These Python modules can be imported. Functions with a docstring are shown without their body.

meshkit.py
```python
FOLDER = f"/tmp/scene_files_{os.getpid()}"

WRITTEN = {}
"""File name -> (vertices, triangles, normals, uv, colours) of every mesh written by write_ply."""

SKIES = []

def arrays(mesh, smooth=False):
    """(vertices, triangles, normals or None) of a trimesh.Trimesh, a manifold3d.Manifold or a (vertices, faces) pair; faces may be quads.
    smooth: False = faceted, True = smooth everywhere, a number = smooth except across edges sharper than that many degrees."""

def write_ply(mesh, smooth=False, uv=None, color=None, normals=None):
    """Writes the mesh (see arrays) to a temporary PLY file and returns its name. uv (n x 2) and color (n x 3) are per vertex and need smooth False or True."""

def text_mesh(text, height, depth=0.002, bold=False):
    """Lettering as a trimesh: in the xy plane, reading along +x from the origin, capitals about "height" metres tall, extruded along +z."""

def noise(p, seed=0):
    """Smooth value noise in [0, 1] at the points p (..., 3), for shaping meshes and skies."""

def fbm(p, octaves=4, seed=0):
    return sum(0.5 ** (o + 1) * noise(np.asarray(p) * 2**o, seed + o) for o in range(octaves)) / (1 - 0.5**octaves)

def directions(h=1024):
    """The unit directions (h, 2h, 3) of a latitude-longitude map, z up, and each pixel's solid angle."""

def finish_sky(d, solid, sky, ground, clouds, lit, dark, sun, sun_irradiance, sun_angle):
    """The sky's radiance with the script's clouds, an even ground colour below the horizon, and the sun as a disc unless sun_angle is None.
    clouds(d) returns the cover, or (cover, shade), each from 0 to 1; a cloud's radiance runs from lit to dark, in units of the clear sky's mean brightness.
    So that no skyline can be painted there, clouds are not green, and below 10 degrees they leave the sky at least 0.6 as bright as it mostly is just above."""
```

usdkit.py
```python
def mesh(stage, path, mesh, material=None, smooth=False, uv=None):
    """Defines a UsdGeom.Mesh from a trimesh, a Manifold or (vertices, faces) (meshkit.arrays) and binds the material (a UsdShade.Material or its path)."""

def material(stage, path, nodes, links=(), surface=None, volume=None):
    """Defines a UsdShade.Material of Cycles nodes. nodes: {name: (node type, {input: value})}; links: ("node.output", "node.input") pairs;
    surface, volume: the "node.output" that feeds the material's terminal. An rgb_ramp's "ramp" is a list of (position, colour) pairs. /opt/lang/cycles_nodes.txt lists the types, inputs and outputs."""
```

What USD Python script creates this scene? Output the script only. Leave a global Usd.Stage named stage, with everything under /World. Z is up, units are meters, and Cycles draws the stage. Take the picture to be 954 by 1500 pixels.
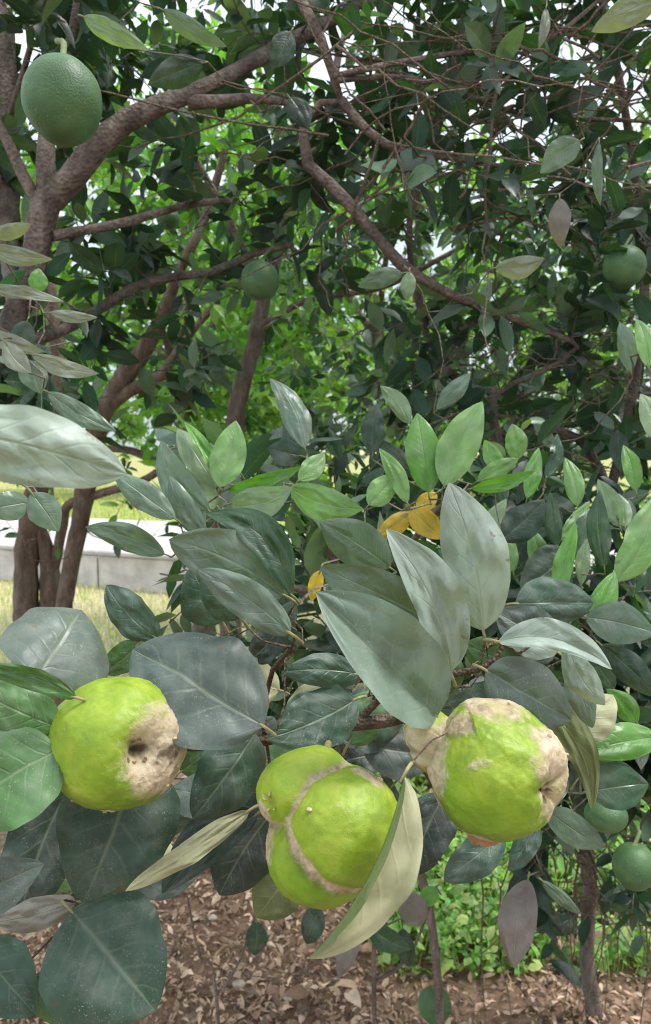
import math, random
import numpy as np, trimesh, usdkit, meshkit
from pxr import Usd, UsdGeom, UsdLux, UsdShade, Gf, Sdf, Vt

stage = Usd.Stage.CreateInMemory()
UsdGeom.SetStageUpAxis(stage, 'Z'); UsdGeom.SetStageMetersPerUnit(stage, 1.0)
UsdGeom.Xform.Define(stage, '/World'); UsdGeom.Scope.Define(stage, '/World/Looks')
stage.SetDefaultPrim(stage.GetPrimAtPath('/World'))
rng = np.random.default_rng(7); random.seed(7)

# ------------------------------------------------------------------ camera, sky, sun, exposure
CAM = np.array([0.0, 0.0, 1.45]); FPX = 1071.0; PITCH = math.atan(100 / FPX)
RIGHT = np.array([1.0, 0, 0]); FWD = np.array([0, math.cos(PITCH), -math.sin(PITCH)]); UP = np.array([0, math.sin(PITCH), math.cos(PITCH)])
cam = UsdGeom.Camera.Define(stage, '/World/camera')
M = Gf.Matrix4d(*RIGHT, 0, *UP, 0, *(-FWD), 0, *CAM, 1)
cam.AddTransformOp().Set(M)
FOCAL = 26.0
cam.CreateFocalLengthAttr(FOCAL); cam.CreateHorizontalApertureAttr(FOCAL * 954 / FPX)
cam.CreateClippingRangeAttr(Gf.Vec2f(0.02, 500)); cam.CreateFStopAttr(15.0); cam.CreateFocusDistanceAttr(0.50)
cam.CreateExposureAttr(1.5)
SUN_EL, SUN_AZ = math.radians(64), math.radians(95)          # direction towards the sun: azimuth from +y, clockwise
sd = np.array([math.sin(SUN_AZ) * math.cos(SUN_EL), math.cos(SUN_AZ) * math.cos(SUN_EL), math.sin(SUN_EL)])
usdkit.material(stage, '/World/Looks/overcast_sky', {
    'sky': ('sky_texture', {'sky_type': 'single_scattering', 'sun_disc': False, 'sun_elevation': SUN_EL, 'sun_rotation': math.atan2(sd[0], sd[1])}),
    'tc': ('texture_coordinate', {}), 'n': ('noise_texture', {'scale': 2.2, 'detail': 5.0, 'roughness': 0.55}),
    'r': ('rgb_ramp', {'ramp': [(0.30, (8.0, 9.3, 10.3)), (0.70, (12.0, 13.0, 13.6))]}),
    'sz': ('separate_xyz', {}), 'el': ('map_range', {'from_min': 0.0, 'from_max': 1.0, 'to_min': 0.55, 'to_max': 1.45, 'clamp': True}), 'ec': ('combine_xyz', {}), 'ov': ('mix', {'mix_type': 'multiply', 'fac': 1.0}),
    'm': ('mix', {'fac': 0.85}), 'b': ('background_shader', {'strength': 0.05})},     # an overcast sky: brighter overhead than at the horizon
    [('tc.generated', 'n.vector'), ('n.fac', 'r.fac'), ('sky.color', 'm.color1'), ('tc.generated', 'sz.vector'), ('sz.z', 'el.value'), ('el.result', 'ec.x'), ('el.result', 'ec.y'), ('el.result', 'ec.z'), ('r.color', 'ov.color1'), ('ec.vector', 'ov.color2'), ('ov.color', 'm.color2'), ('m.color', 'b.color')], surface='b.background')
dome = UsdLux.DomeLight.Define(stage, '/World/sky')
UsdShade.MaterialBindingAPI.Apply(dome.GetPrim()).Bind(UsdShade.Material.Get(stage, '/World/Looks/overcast_sky'))
dome.GetPrim().SetCustomDataByKey('kind', 'structure')
sun = UsdLux.DistantLight.Define(stage, '/World/sun')
sun.CreateIntensityAttr(0.4); sun.CreateAngleAttr(14.0); sun.CreateColorAttr(Gf.Vec3f(1.0, 0.98, 0.95)); sun.GetPrim().CreateAttribute('inputs:normalize', Sdf.ValueTypeNames.Bool).Set(True)
zx = np.cross([0, 0, 1.0], sd); zx /= np.linalg.norm(zx); zy = np.cross(sd, zx)
sun.AddTransformOp().Set(Gf.Matrix4d(*zx, 0, *zy, 0, *sd, 0, 0, 0, 0, 1))

# ------------------------------------------------------------------ helpers
def P(px, py, d):
    return CAM + d * (FWD + (px - 477) / FPX * RIGHT + (750 - py) / FPX * UP)
def project(p):
    q = np.asarray(p) - CAM; d = q @ FWD; dd = np.where(d > .02, d, .02)
    return np.stack([477 + FPX * (q @ RIGHT) / dd, 750 - FPX * (q @ UP) / dd, d], -1)
def unit(a):
    a = np.asarray(a, float); return a / np.maximum(np.linalg.norm(a, axis=-1, keepdims=True), 1e-12)
USED = {}
def numbered(parent, name):
    k = USED.get((parent, name), 0); USED[(parent, name)] = k + 1
    return f'{parent}/{name}' if k == 0 else f'{parent}/{name}_{k:03d}'
def tag(prim, label=None, cat=None, group=None, kind=None):
    for k, v in (('label', label), ('category', cat), ('group', group), ('kind', kind)):
        if v: prim.SetCustomDataByKey(k, v)
    return prim
def thing(name, loc, label, cat, group=None):
    x = UsdGeom.Xform.Define(stage, numbered('/World', name)); x.AddTranslateOp().Set(Gf.Vec3d(*map(float, loc)))
    return tag(x.GetPrim(), label, cat, group)
ORIGIN = {}
def obj(name, mesh, mat, parent=None, smooth=False, attrs=None):
    """one Mesh prim; world coordinates are made local to the thing's base"""
    path = numbered(str(parent.GetPath()) if parent else '/World', name)
    v, f = (np.asarray(mesh[0], float), np.asarray(mesh[1], int)) if isinstance(mesh, tuple) else (np.array(mesh.vertices), np.array(mesh.faces))
    if parent is not None:
        top = '/' + '/'.join(path.split('/')[1:3]); t = stage.GetPrimAtPath(top)
        if t.IsA(UsdGeom.Xform):
            v = v - np.array(t.GetAttribute('xformOp:translate').Get())
    m = usdkit.mesh(stage, path, (v, f), MATS[mat], smooth=smooth)
    if attrs:
        pv = UsdGeom.PrimvarsAPI(m)
        for k, a in attrs.items():
            pv.CreatePrimvar(k, Sdf.ValueTypeNames.Float3Array, 'vertex').Set(Vt.Vec3fArray.FromNumpy(np.ascontiguousarray(a, np.float32)))
    return m.GetPrim()

MATS = {}
def mat(name, nodes, links, surface): MATS[name] = usdkit.material(stage, '/World/Looks/' + name, nodes, links, surface=surface)

# ------------------------------------------------------------------ materials
def leaf_material(name, rough=0.38, vein=0.35, nveins=9.0, slant=2.2, translucent=0.22, dust=0.3, film=0.35, under_rough=0.7, spec=0.5):
    nodes = {
        'uv': ('attribute', {'attribute': 'leaf_uv'}), 'lc': ('attribute', {'attribute': 'leaf_color'}), 'uc': ('attribute', {'attribute': 'under_color'}),
        'geo': ('geometry', {}), 'sx': ('separate_xyz', {}), 'av': ('math', {'math_type': 'absolute'}),
        'mid': ('map_range', {'from_min': 0.0, 'from_max': 0.06, 'to_min': 1.0, 'to_max': 0.0, 'clamp': True}),
        'tn': ('math', {'math_type': 'multiply', 'value2': nveins}), 'vk': ('math', {'math_type': 'multiply', 'value2': slant}),
        'ph': ('math', {'math_type': 'subtract'}), 'wob': ('math', {'math_type': 'multiply_add', 'value2': 0.9}), 'fr': ('math', {'math_type': 'pingpong', 'value2': 0.5}),
        'lat': ('map_range', {'from_min': 0.0, 'from_max': 0.11, 'to_min': 1.0, 'to_max': 0.0, 'clamp': True}),
        'fade': ('map_range', {'from_min': 0.15, 'from_max': 0.95, 'to_min': 0.42, 'to_max': 0.0, 'clamp': True}),
        'latf': ('math', {'math_type': 'multiply'}), 'veins': ('math', {'math_type': 'maximum'}),
        'n1': ('noise_texture', {'scale': 26.0, 'detail': 5.0, 'roughness': 0.6}), 'n2': ('noise_texture', {'scale': 900.0, 'detail': 2.0}), 'n3': ('noise_texture', {'scale': 60.0, 'detail': 3.0}),
        'mot': ('map_range', {'from_min': 0.25, 'from_max': 0.75, 'to_min': 0.68, 'to_max': 1.36}),
        'motc': ('combine_xyz', {}), 'c1': ('mix', {'mix_type': 'multiply', 'fac': 1.0}),
        'vf': ('math', {'math_type': 'multiply', 'value2': vein}), 'c2': ('mix', {'color2': (0.28, 0.32, 0.21)}),
        'sp': ('map_range', {'from_min': 0.62, 'from_max': 0.74, 'to_min': 0.0, 'to_max': 1.0, 'clamp': True}),
        'sp3': ('map_range', {'from_min': 0.42, 'from_max': 0.72, 'to_min': 0.0, 'to_max': dust, 'clamp': True}),
        'spf': ('math', {'math_type': 'multiply'}), 'c3': ('mix', {'color2': (0.40, 0.38, 0.33)}), 'n5': ('noise_texture', {'scale': 75.0, 'detail': 4.0, 'roughness': 0.6}), 'e1': ('math', {'math_type': 'multiply_add', 'value2': 0.16}), 'e2': ('map_range', {'from_min': 0.76, 'from_max': 0.82, 'to_min': 0.0, 'to_max': 0.75, 'clamp': True}), 'c5': ('mix', {'color2': (0.11, 0.07, 0.035)}),
        'n4': ('noise_texture', {'scale': 38.0, 'detail': 5.0, 'roughness': 0.7}), 'bl': ('map_range', {'from_min': 0.46, 'from_max': 0.70, 'to_min': 0.0, 'to_max': film, 'clamp': True}), 'c4': ('mix', {'color2': (0.23, 0.235, 0.21)}), 'rr': ('map_range', {'from_min': 0.35, 'from_max': 0.65, 'to_min': rough - .08, 'to_max': rough + .16}),
        'u1': ('mix', {'mix_type': 'multiply', 'fac': 1.0}), 'u2': ('mix', {'color2': (0.44, 0.42, 0.24)}),
        'hgt': ('math', {'math_type': 'multiply_add', 'value2': -0.7}), 'bmp': ('bump', {'strength': 0.5, 'distance': 0.0014}),
        'top': ('principled_bsdf', {'roughness': rough, 'ior': 1.45, 'specular_ior_level': spec}), 'und': ('principled_bsdf', {'roughness': under_rough, 'ior': 1.4, 'specular_ior_level': 0.3}),
        'tcol': ('mix', {'mix_type': 'multiply', 'fac': 1.0, 'color2': (1.8, 2.3, 0.55)}), 'tr': ('translucent_bsdf', {}),
        'side': ('mix_closure', {}), 'out': ('mix_closure', {'fac': translucent})}
    links = [('uv.vector', 'sx.vector'), ('sx.y', 'av.value1'), ('av.value', 'mid.value'), ('sx.x', 'tn.value1'), ('av.value', 'vk.value1'),
             ('tn.value', 'ph.value1'), ('vk.value', 'ph.value2'), ('n1.fac', 'wob.value1'), ('ph.value', 'wob.value3'), ('wob.value', 'fr.value1'), ('fr.value', 'lat.value'), ('av.value', 'fade.value'),
             ('lat.result', 'latf.value1'), ('fade.result', 'latf.value2'), ('mid.result', 'veins.value1'), ('latf.value', 'veins.value2'),
             ('geo.position', 'n1.vector'), ('geo.position', 'n2.vector'), ('geo.position', 'n3.vector'), ('n1.fac', 'mot.value'),
             ('mot.result', 'motc.x'), ('mot.result', 'motc.y'), ('mot.result', 'motc.z'), ('lc.color', 'c1.color1'), ('motc.vector', 'c1.color2'),
             ('veins.value', 'vf.value1'), ('vf.value', 'c2.fac'), ('c1.color', 'c2.color1'), ('n2.fac', 'sp.value'), ('n3.fac', 'sp3.value'), ('sp.result', 'spf.value1'), ('sp3.result', 'spf.value2'),
             ('spf.value', 'c3.fac'), ('c2.color', 'c4.color1'), ('geo.position', 'n4.vector'), ('n4.fac', 'bl.value'), ('bl.result', 'c4.fac'), ('n4.fac', 'rr.value'), ('rr.result', 'top.roughness'), ('c4.color', 'c5.color1'), ('geo.position', 'n5.vector'), ('av.value', 'e1.value1'), ('n5.fac', 'e1.value3'), ('e1.value', 'e2.value'), ('e2.result', 'c5.fac'), ('c5.color', 'c3.color1'), ('c3.color', 'top.base_color'),
             ('uc.color', 'u1.color1'), ('motc.vector', 'u1.color2'), ('u1.color', 'u2.color1'), ('vf.value', 'u2.fac'), ('u2.color', 'und.base_color'),
             ('veins.value', 'hgt.value1'), ('n1.fac', 'hgt.value3'), ('hgt.value', 'bmp.height'), ('bmp.normal', 'top.normal'), ('bmp.normal', 'und.normal'),
             ('c2.color', 'tcol.color1'), ('tcol.color', 'tr.color'), ('geo.backfacing', 'side.fac'), ('top.BSDF', 'side.closure1'), ('und.BSDF', 'side.closure2'),
             ('side.closure', 'out.closure1'), ('tr.BSDF', 'out.closure2')]
    mat(name, nodes, links, 'out.closure')
leaf_material('quince_leaf', rough=0.46, vein=0.34, nveins=6.0, slant=1.7, translucent=0.08, dust=0.85, film=0.32)
leaf_material('citrus_leaf', rough=0.36, vein=0.22, nveins=12.0, slant=2.4, translucent=0.24, dust=0.22)
mat('foliage_leaf', {'lc': ('attribute', {'attribute': 'leaf_color'}), 'uc': ('attribute', {'attribute': 'under_color'}), 'geo': ('geometry', {}), 'n': ('noise_texture', {'scale': 25.0, 'detail': 2.0}),
    'top': ('principled_bsdf', {'roughness': 0.38, 'ior': 1.45}), 'und': ('principled_bsdf', {'roughness': 0.65, 'specular_ior_level': 0.3}), 'tcol': ('mix', {'mix_type': 'multiply', 'fac': 1.0, 'color2': (1.8, 2.3, 0.55)}), 'tr': ('translucent_bsdf', {}),
    'mo': ('map_range', {'from_min': 0.3, 'from_max': 0.7, 'to_min': 0.7, 'to_max': 1.35}), 'mc': ('combine_xyz', {}), 'c': ('mix', {'mix_type': 'multiply', 'fac': 1.0}), 'side': ('mix_closure', {}), 'out': ('mix_closure', {'fac': 0.26})},
    [('geo.position', 'n.vector'), ('n.fac', 'mo.value'), ('mo.result', 'mc.x'), ('mo.result', 'mc.y'), ('mo.result', 'mc.z'), ('lc.color', 'c.color1'), ('mc.vector', 'c.color2'), ('c.color', 'top.base_color'), ('uc.color', 'und.base_color'),
     ('lc.color', 'tcol.color1'), ('tcol.color', 'tr.color'), ('geo.backfacing', 'side.fac'), ('top.BSDF', 'side.closure1'), ('und.BSDF', 'side.closure2'), ('side.closure', 'out.closure1'), ('tr.BSDF', 'out.closure2')], 'out.closure')
leaf_material('weed_leaf', rough=0.5, vein=0.2, nveins=6.0, slant=2.0, translucent=0.3, dust=0.1)
leaf_material('dry_leaf', rough=0.75, vein=0.3, nveins=7.0, slant=2.0, translucent=0.06, dust=0.5, spec=0.25)

def bark(name, c0, c1, c2, scale=40.0):
    mat(name, {'g': ('geometry', {}), 'mp': ('mapping', {'scale': (1, 1, 0.35)}), 'n': ('noise_texture', {'scale': scale, 'detail': 6.0, 'roughness': 0.65}),
               'n2': ('noise_texture', {'scale': 9.0, 'detail': 3.0}), 'v': ('voronoi_texture', {'scale': scale * 4}),
               'r': ('rgb_ramp', {'ramp': [(0.25, c0), (0.5, c1), (0.72, c2)]}), 'lich': ('map_range', {'from_min': 0.56, 'from_max': 0.68, 'to_min': 0.0, 'to_max': 0.45, 'clamp': True}),
               'm': ('mix', {'color2': (0.17, 0.18, 0.15)}), 'h': ('math', {'math_type': 'multiply_add', 'value2': 0.4}), 'b': ('bump', {'strength': 1.0, 'distance': 0.007}),
               'p': ('principled_bsdf', {'roughness': 0.85, 'specular_ior_level': 0.25})},
        [('g.position', 'mp.vector'), ('mp.vector', 'n.vector'), ('g.position', 'n2.vector'), ('g.position', 'v.vector'), ('n.fac', 'r.fac'), ('r.color', 'm.color1'), ('n2.fac', 'lich.value'), ('lich.result', 'm.fac'),
         ('m.color', 'p.base_color'), ('v.distance', 'h.value1'), ('n.fac', 'h.value3'), ('h.value', 'b.height'), ('b.normal', 'p.normal')], 'p.BSDF')
bark('citrus_bark', (0.045, 0.034, 0.028), (0.135, 0.104, 0.086), (0.26, 0.21, 0.175))
bark('stem_bark', (0.045, 0.032, 0.024), (0.14, 0.10, 0.075), (0.25, 0.19, 0.15))
bark('quince_bark', (0.05, 0.03, 0.022), (0.11, 0.075, 0.055), (0.2, 0.15, 0.11), 90.0)
bark('dry_twig_bark', (0.07, 0.05, 0.04), (0.17, 0.125, 0.09), (0.30, 0.24, 0.18), 120.0)

# quince skin: primvar skin = (russet, rot, streaks with underside shade painted into the greens)
mat('quince_skin', {
    'a': ('attribute', {'attribute': 'skin'}), 's': ('separate_xyz', {}), 'g': ('geometry', {}),
    'n1': ('noise_texture', {'scale': 55.0, 'detail': 5.0, 'roughness': 0.6}), 'pv': ('voronoi_texture', {'scale': 520.0}), 'pm': ('map_range', {'from_min': 0.08, 'from_max': 0.20, 'to_min': 0.55, 'to_max': 0.0, 'clamp': True}), 'len': ('mix', {'color2': (0.33, 0.36, 0.12)}), 'n2': ('noise_texture', {'scale': 110.0, 'detail': 7.0, 'roughness': 0.68}), 'n3': ('noise_texture', {'scale': 1400.0, 'detail': 2.0}),
    'gr': ('rgb_ramp', {'ramp': [(0.28, (0.13, 0.205, 0.012)), (0.5, (0.215, 0.30, 0.018)), (0.75, (0.32, 0.37, 0.045))]}),
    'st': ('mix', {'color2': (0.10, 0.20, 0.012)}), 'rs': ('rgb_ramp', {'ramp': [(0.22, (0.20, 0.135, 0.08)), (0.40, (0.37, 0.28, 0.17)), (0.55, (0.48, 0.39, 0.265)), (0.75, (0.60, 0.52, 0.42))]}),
    'ra': ('math', {'math_type': 'multiply_add', 'value2': 1.3}), 'rsub': ('math', {'math_type': 'subtract', 'value2': 0.74}),
    'rm': ('map_range', {'from_min': 0.26, 'from_max': 0.74, 'to_min': 0.0, 'to_max': 1.0, 'clamp': True}),
    'm1': ('mix', {}), 'mr': ('mix', {'color2': (0.30, 0.26, 0.075)}), 'mrf': ('map_range', {'from_min': 0.48, 'from_max': 0.68, 'to_min': 0.0, 'to_max': 0.7, 'clamp': True}), 'm2': ('mix', {'color2': (0.055, 0.03, 0.018)}), 'ro': ('map_range', {'from_min': 0, 'from_max': 1, 'to_min': 0.47, 'to_max': 0.8, 'clamp': True}),
    'hh': ('math', {'math_type': 'multiply'}), 'h2': ('math', {'math_type': 'multiply_add', 'value2': 0.16}), 'b': ('bump', {'strength': 0.7, 'distance': 0.0018}),
    'p': ('principled_bsdf', {'ior': 1.42, 'subsurface_weight': 0.12, 'subsurface_scale': 0.004, 'subsurface_radius': (0.8, 1.0, 0.25)})},
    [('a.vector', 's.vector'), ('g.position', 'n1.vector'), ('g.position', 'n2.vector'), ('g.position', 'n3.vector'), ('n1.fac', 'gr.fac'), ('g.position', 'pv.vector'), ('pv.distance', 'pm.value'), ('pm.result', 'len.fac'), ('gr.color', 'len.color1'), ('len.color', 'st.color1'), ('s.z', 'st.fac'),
     ('n2.fac', 'rs.fac'), ('n2.fac', 'ra.value1'), ('s.x', 'ra.value3'), ('ra.value', 'rsub.value1'), ('rsub.value', 'rm.value'), ('rm.result', 'm1.fac'), ('st.color', 'm1.color1'), ('rs.color', 'mr.color1'), ('n1.fac', 'mrf.value'), ('mrf.result', 'mr.fac'), ('mr.color', 'm1.color2'),
     ('m1.color', 'm2.color1'), ('s.y', 'm2.fac'), ('m2.color', 'p.base_color'), ('rm.result', 'ro.value'), ('ro.result', 'p.roughness'),
     ('n2.fac', 'hh.value1'), ('rm.result', 'hh.value2'), ('n3.fac', 'h2.value1'), ('hh.value', 'h2.value3'), ('h2.value', 'b.height'), ('b.normal', 'p.normal')], 'p.BSDF')
mat('citrus_skin', {
    'g': ('geometry', {}), 'n1': ('noise_texture', {'scale': 30.0, 'detail': 4.0}), 'v': ('voronoi_texture', {'scale': 520.0}), 'n2': ('noise_texture', {'scale': 700.0, 'detail': 1.0}),
    'r': ('rgb_ramp', {'ramp': [(0.3, (0.034, 0.085, 0.030)), (0.7, (0.075, 0.145, 0.052))]}), 'sp': ('map_range', {'from_min': 0.70, 'from_max': 0.76, 'to_min': 0.0, 'to_max': 0.5, 'clamp': True}),
    'm': ('mix', {'color2': (0.35, 0.38, 0.3)}), 'b': ('bump', {'strength': 0.35, 'distance': 0.0007}), 'p': ('principled_bsdf', {'roughness': 0.5, 'ior': 1.42})},
    [('g.position', 'n1.vector'), ('g.position', 'v.vector'), ('g.position', 'n2.vector'), ('n1.fac', 'r.fac'), ('r.color', 'm.color1'), ('n2.fac', 'sp.value'), ('sp.result', 'm.fac'), ('m.color', 'p.base_color'),
     ('v.distance', 'b.height'), ('b.normal', 'p.normal')], 'p.BSDF')
def plain(name, col, rough=0.8, scale=30.0, amp=0.35, bump=0.5, dist=0.003):
    mat(name, {'g': ('geometry', {}), 'n': ('noise_texture', {'scale': scale, 'detail': 6.0, 'roughness': 0.65}),
               'r': ('rgb_ramp', {'ramp': [(0.25, tuple(c * (1 - amp) for c in col)), (0.75, tuple(c * (1 + amp) for c in col))]}),
               'b': ('bump', {'strength': bump, 'distance': dist}), 'p': ('principled_bsdf', {'roughness': rough, 'specular_ior_level': 0.3})},
        [('g.position', 'n.vector'), ('n.fac', 'r.fac'), ('r.color', 'p.base_color'), ('n.fac', 'b.height'), ('b.normal', 'p.normal')], 'p.BSDF')
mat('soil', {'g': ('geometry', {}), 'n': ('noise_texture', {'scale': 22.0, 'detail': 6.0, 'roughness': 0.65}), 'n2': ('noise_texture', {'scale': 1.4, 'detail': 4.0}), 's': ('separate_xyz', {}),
    'r': ('rgb_ramp', {'ramp': [(0.25, (0.11, 0.066, 0.044)), (0.75, (0.29, 0.18, 0.12))]}), 'r2': ('rgb_ramp', {'ramp': [(0.25, (0.28, 0.24, 0.16)), (0.75, (0.54, 0.47, 0.33))]}),   # bare soil under the trees, straw towards the path with sunlit brightness painted in
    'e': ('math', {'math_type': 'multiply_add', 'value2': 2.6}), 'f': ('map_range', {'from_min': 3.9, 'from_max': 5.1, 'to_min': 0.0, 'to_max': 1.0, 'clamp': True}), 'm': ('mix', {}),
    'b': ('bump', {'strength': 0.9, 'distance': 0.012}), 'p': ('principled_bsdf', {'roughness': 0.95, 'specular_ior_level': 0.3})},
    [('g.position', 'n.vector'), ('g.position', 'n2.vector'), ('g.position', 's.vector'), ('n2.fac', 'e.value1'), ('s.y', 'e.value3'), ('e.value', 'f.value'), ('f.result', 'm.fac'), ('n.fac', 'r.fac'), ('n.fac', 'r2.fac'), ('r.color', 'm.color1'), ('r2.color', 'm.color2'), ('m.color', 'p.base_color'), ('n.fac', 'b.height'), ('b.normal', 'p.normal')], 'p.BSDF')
plain('concrete', (0.56, 0.515, 0.52), 0.85, 5.0, 0.34, 0.4, 0.003)
plain('concrete_top', (0.45, 0.415, 0.41), 0.85, 3.0, 0.30, 0.4, 0.003)
plain('stone', (0.42, 0.36, 0.29), 0.8, 60.0, 0.3)
plain('dead_sepal', (0.16, 0.10, 0.06), 0.85, 200.0, 0.5)
plain('fruit_stalk', (0.26, 0.23, 0.11), 0.7, 120.0, 0.35)
plain('calyx_green', (0.13, 0.16, 0.06), 0.7, 120.0, 0.35)
plain('scab_skin', (0.42, 0.32, 0.2), 0.8, 200.0, 0.4)
plain('torn_skin', (0.36, 0.21, 0.11), 0.75, 200.0, 0.4)

# ------------------------------------------------------------------ leaves
def grid(nt, nh):
    t = (np.linspace(0, 1, nt + 1)); v = np.linspace(-1, 1, 2 * nh + 1)
    T, V = np.meshgrid(t, v, indexing='ij'); m = 2 * nh + 1
    f = []
    for i in range(nt):
        for j in range(2 * nh):
            a = i * m + j
            f += [(a, a + 1, a + m + 1), (a, a + m + 1, a + m)]
    return T.ravel(), V.ravel(), np.array(f)
def profile(t, kind):
    if kind == 'quince': w = np.power(t, .56) * np.power(1 - t, .74); tt = .56 / 1.30; return w / (tt ** .56 * (1 - tt) ** .74)
    if kind == 'round': w = np.power(t, .5) * np.power(1 - t, .5); return w * 2
    if kind == 'lance': w = np.power(t, .8) * np.power(1 - t, .95); tt = .8 / 1.75; return w / (tt ** .8 * (1 - tt) ** .95)
    w = np.power(t, .74) * np.power(1 - t, .92); tt = .74 / 1.66; return w / (tt ** .74 * (1 - tt) ** .92)
def leaves_mesh(B, T, n, W, fl, fr, curl, bend, kind, nt, nh, seed, wav=0.03, flip=None, roll=0.12, irr=0.0, tip=0.0, rough=0.0):
    """many leaves at once: arrays over leaves. Returns verts (N, nv, 3), faces (nf, 3), uv (N, nv, 3)"""
    t, v, f = grid(nt, nh)
    if kind == 'lance' or True: t = np.where((t > 0) & (t < 1), t, np.where(t <= 0, .0005, .9995))
    N = len(B); a = T - B; L = np.linalg.norm(a, axis=1); ah = unit(a)
    n = unit(n - (n * ah).sum(1, keepdims=True) * ah); s = np.cross(ah, n)
    c = lambda x: np.broadcast_to(np.asarray(x, float), (N,))[:, None]
    fl, fr, curl, bend, W, seed_ = c(fl), c(fr), c(curl), c(bend), c(W), c(seed)
    arch = 4 * t * (1 - t)
    hw = W * profile(t, kind)[None] / 2
    ang = np.where(v[None] < 0, fl, fr)
    av = np.abs(v)[None]
    ph = seed_ * 12.9; sg = np.sign(v)[None]
    hw = hw * (1 + irr * (np.sin(t[None] * 5.1 + ph + 2.6 * sg) + .7 * np.sin(t[None] * 11 + 1.7 * ph + 1.1 * sg) + .35 * np.sin(t[None] * 27 + 2.3 * ph + sg)) + irr * 1.2 * sg * np.sin(ph))
    edge = hw * av
    wave = wav * L[:, None] * av ** 1.5 * profile(t, kind)[None] * (np.sin(t[None] * 9 + ph + 2.2 * np.sign(v)[None]) + .6 * np.sin(t[None] * 19 + 2 * ph + np.sign(v)[None]))
    lateral = edge * np.cos(ang) * np.sign(v)[None] * (1 - .10 * roll * av)
    lift = edge * np.sin(ang) - roll * hw * av ** 2 + wave - tip * L[:, None] * np.clip(t[None] - .45, 0, 1) ** 2 * 2.2
    if rough: lift = lift + rough * L[:, None] * profile(t, kind)[None] * (meshkit.fbm(np.stack([np.broadcast_to(t * 5.5, lift.shape), np.broadcast_to(v * 3.2, lift.shape), np.broadcast_to(ph * 7, lift.shape)], -1), 3, 2) - .5)
    out = B[:, None] + a[:, None] * t[None, :, None] + n[:, None] * (curl * L[:, None] * arch + lift)[..., None] + s[:, None] * (bend * L[:, None] * arch + lateral)[..., None]
    uv = np.stack([np.broadcast_to(t, (N, len(t))), np.broadcast_to(v, (N, len(t))), np.broadcast_to(seed_ * 37.0, (N, len(t)))], -1)
    return out, f, uv
def rep(c, k): return np.broadcast_to(np.asarray(c, float), (k, 3))

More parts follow.
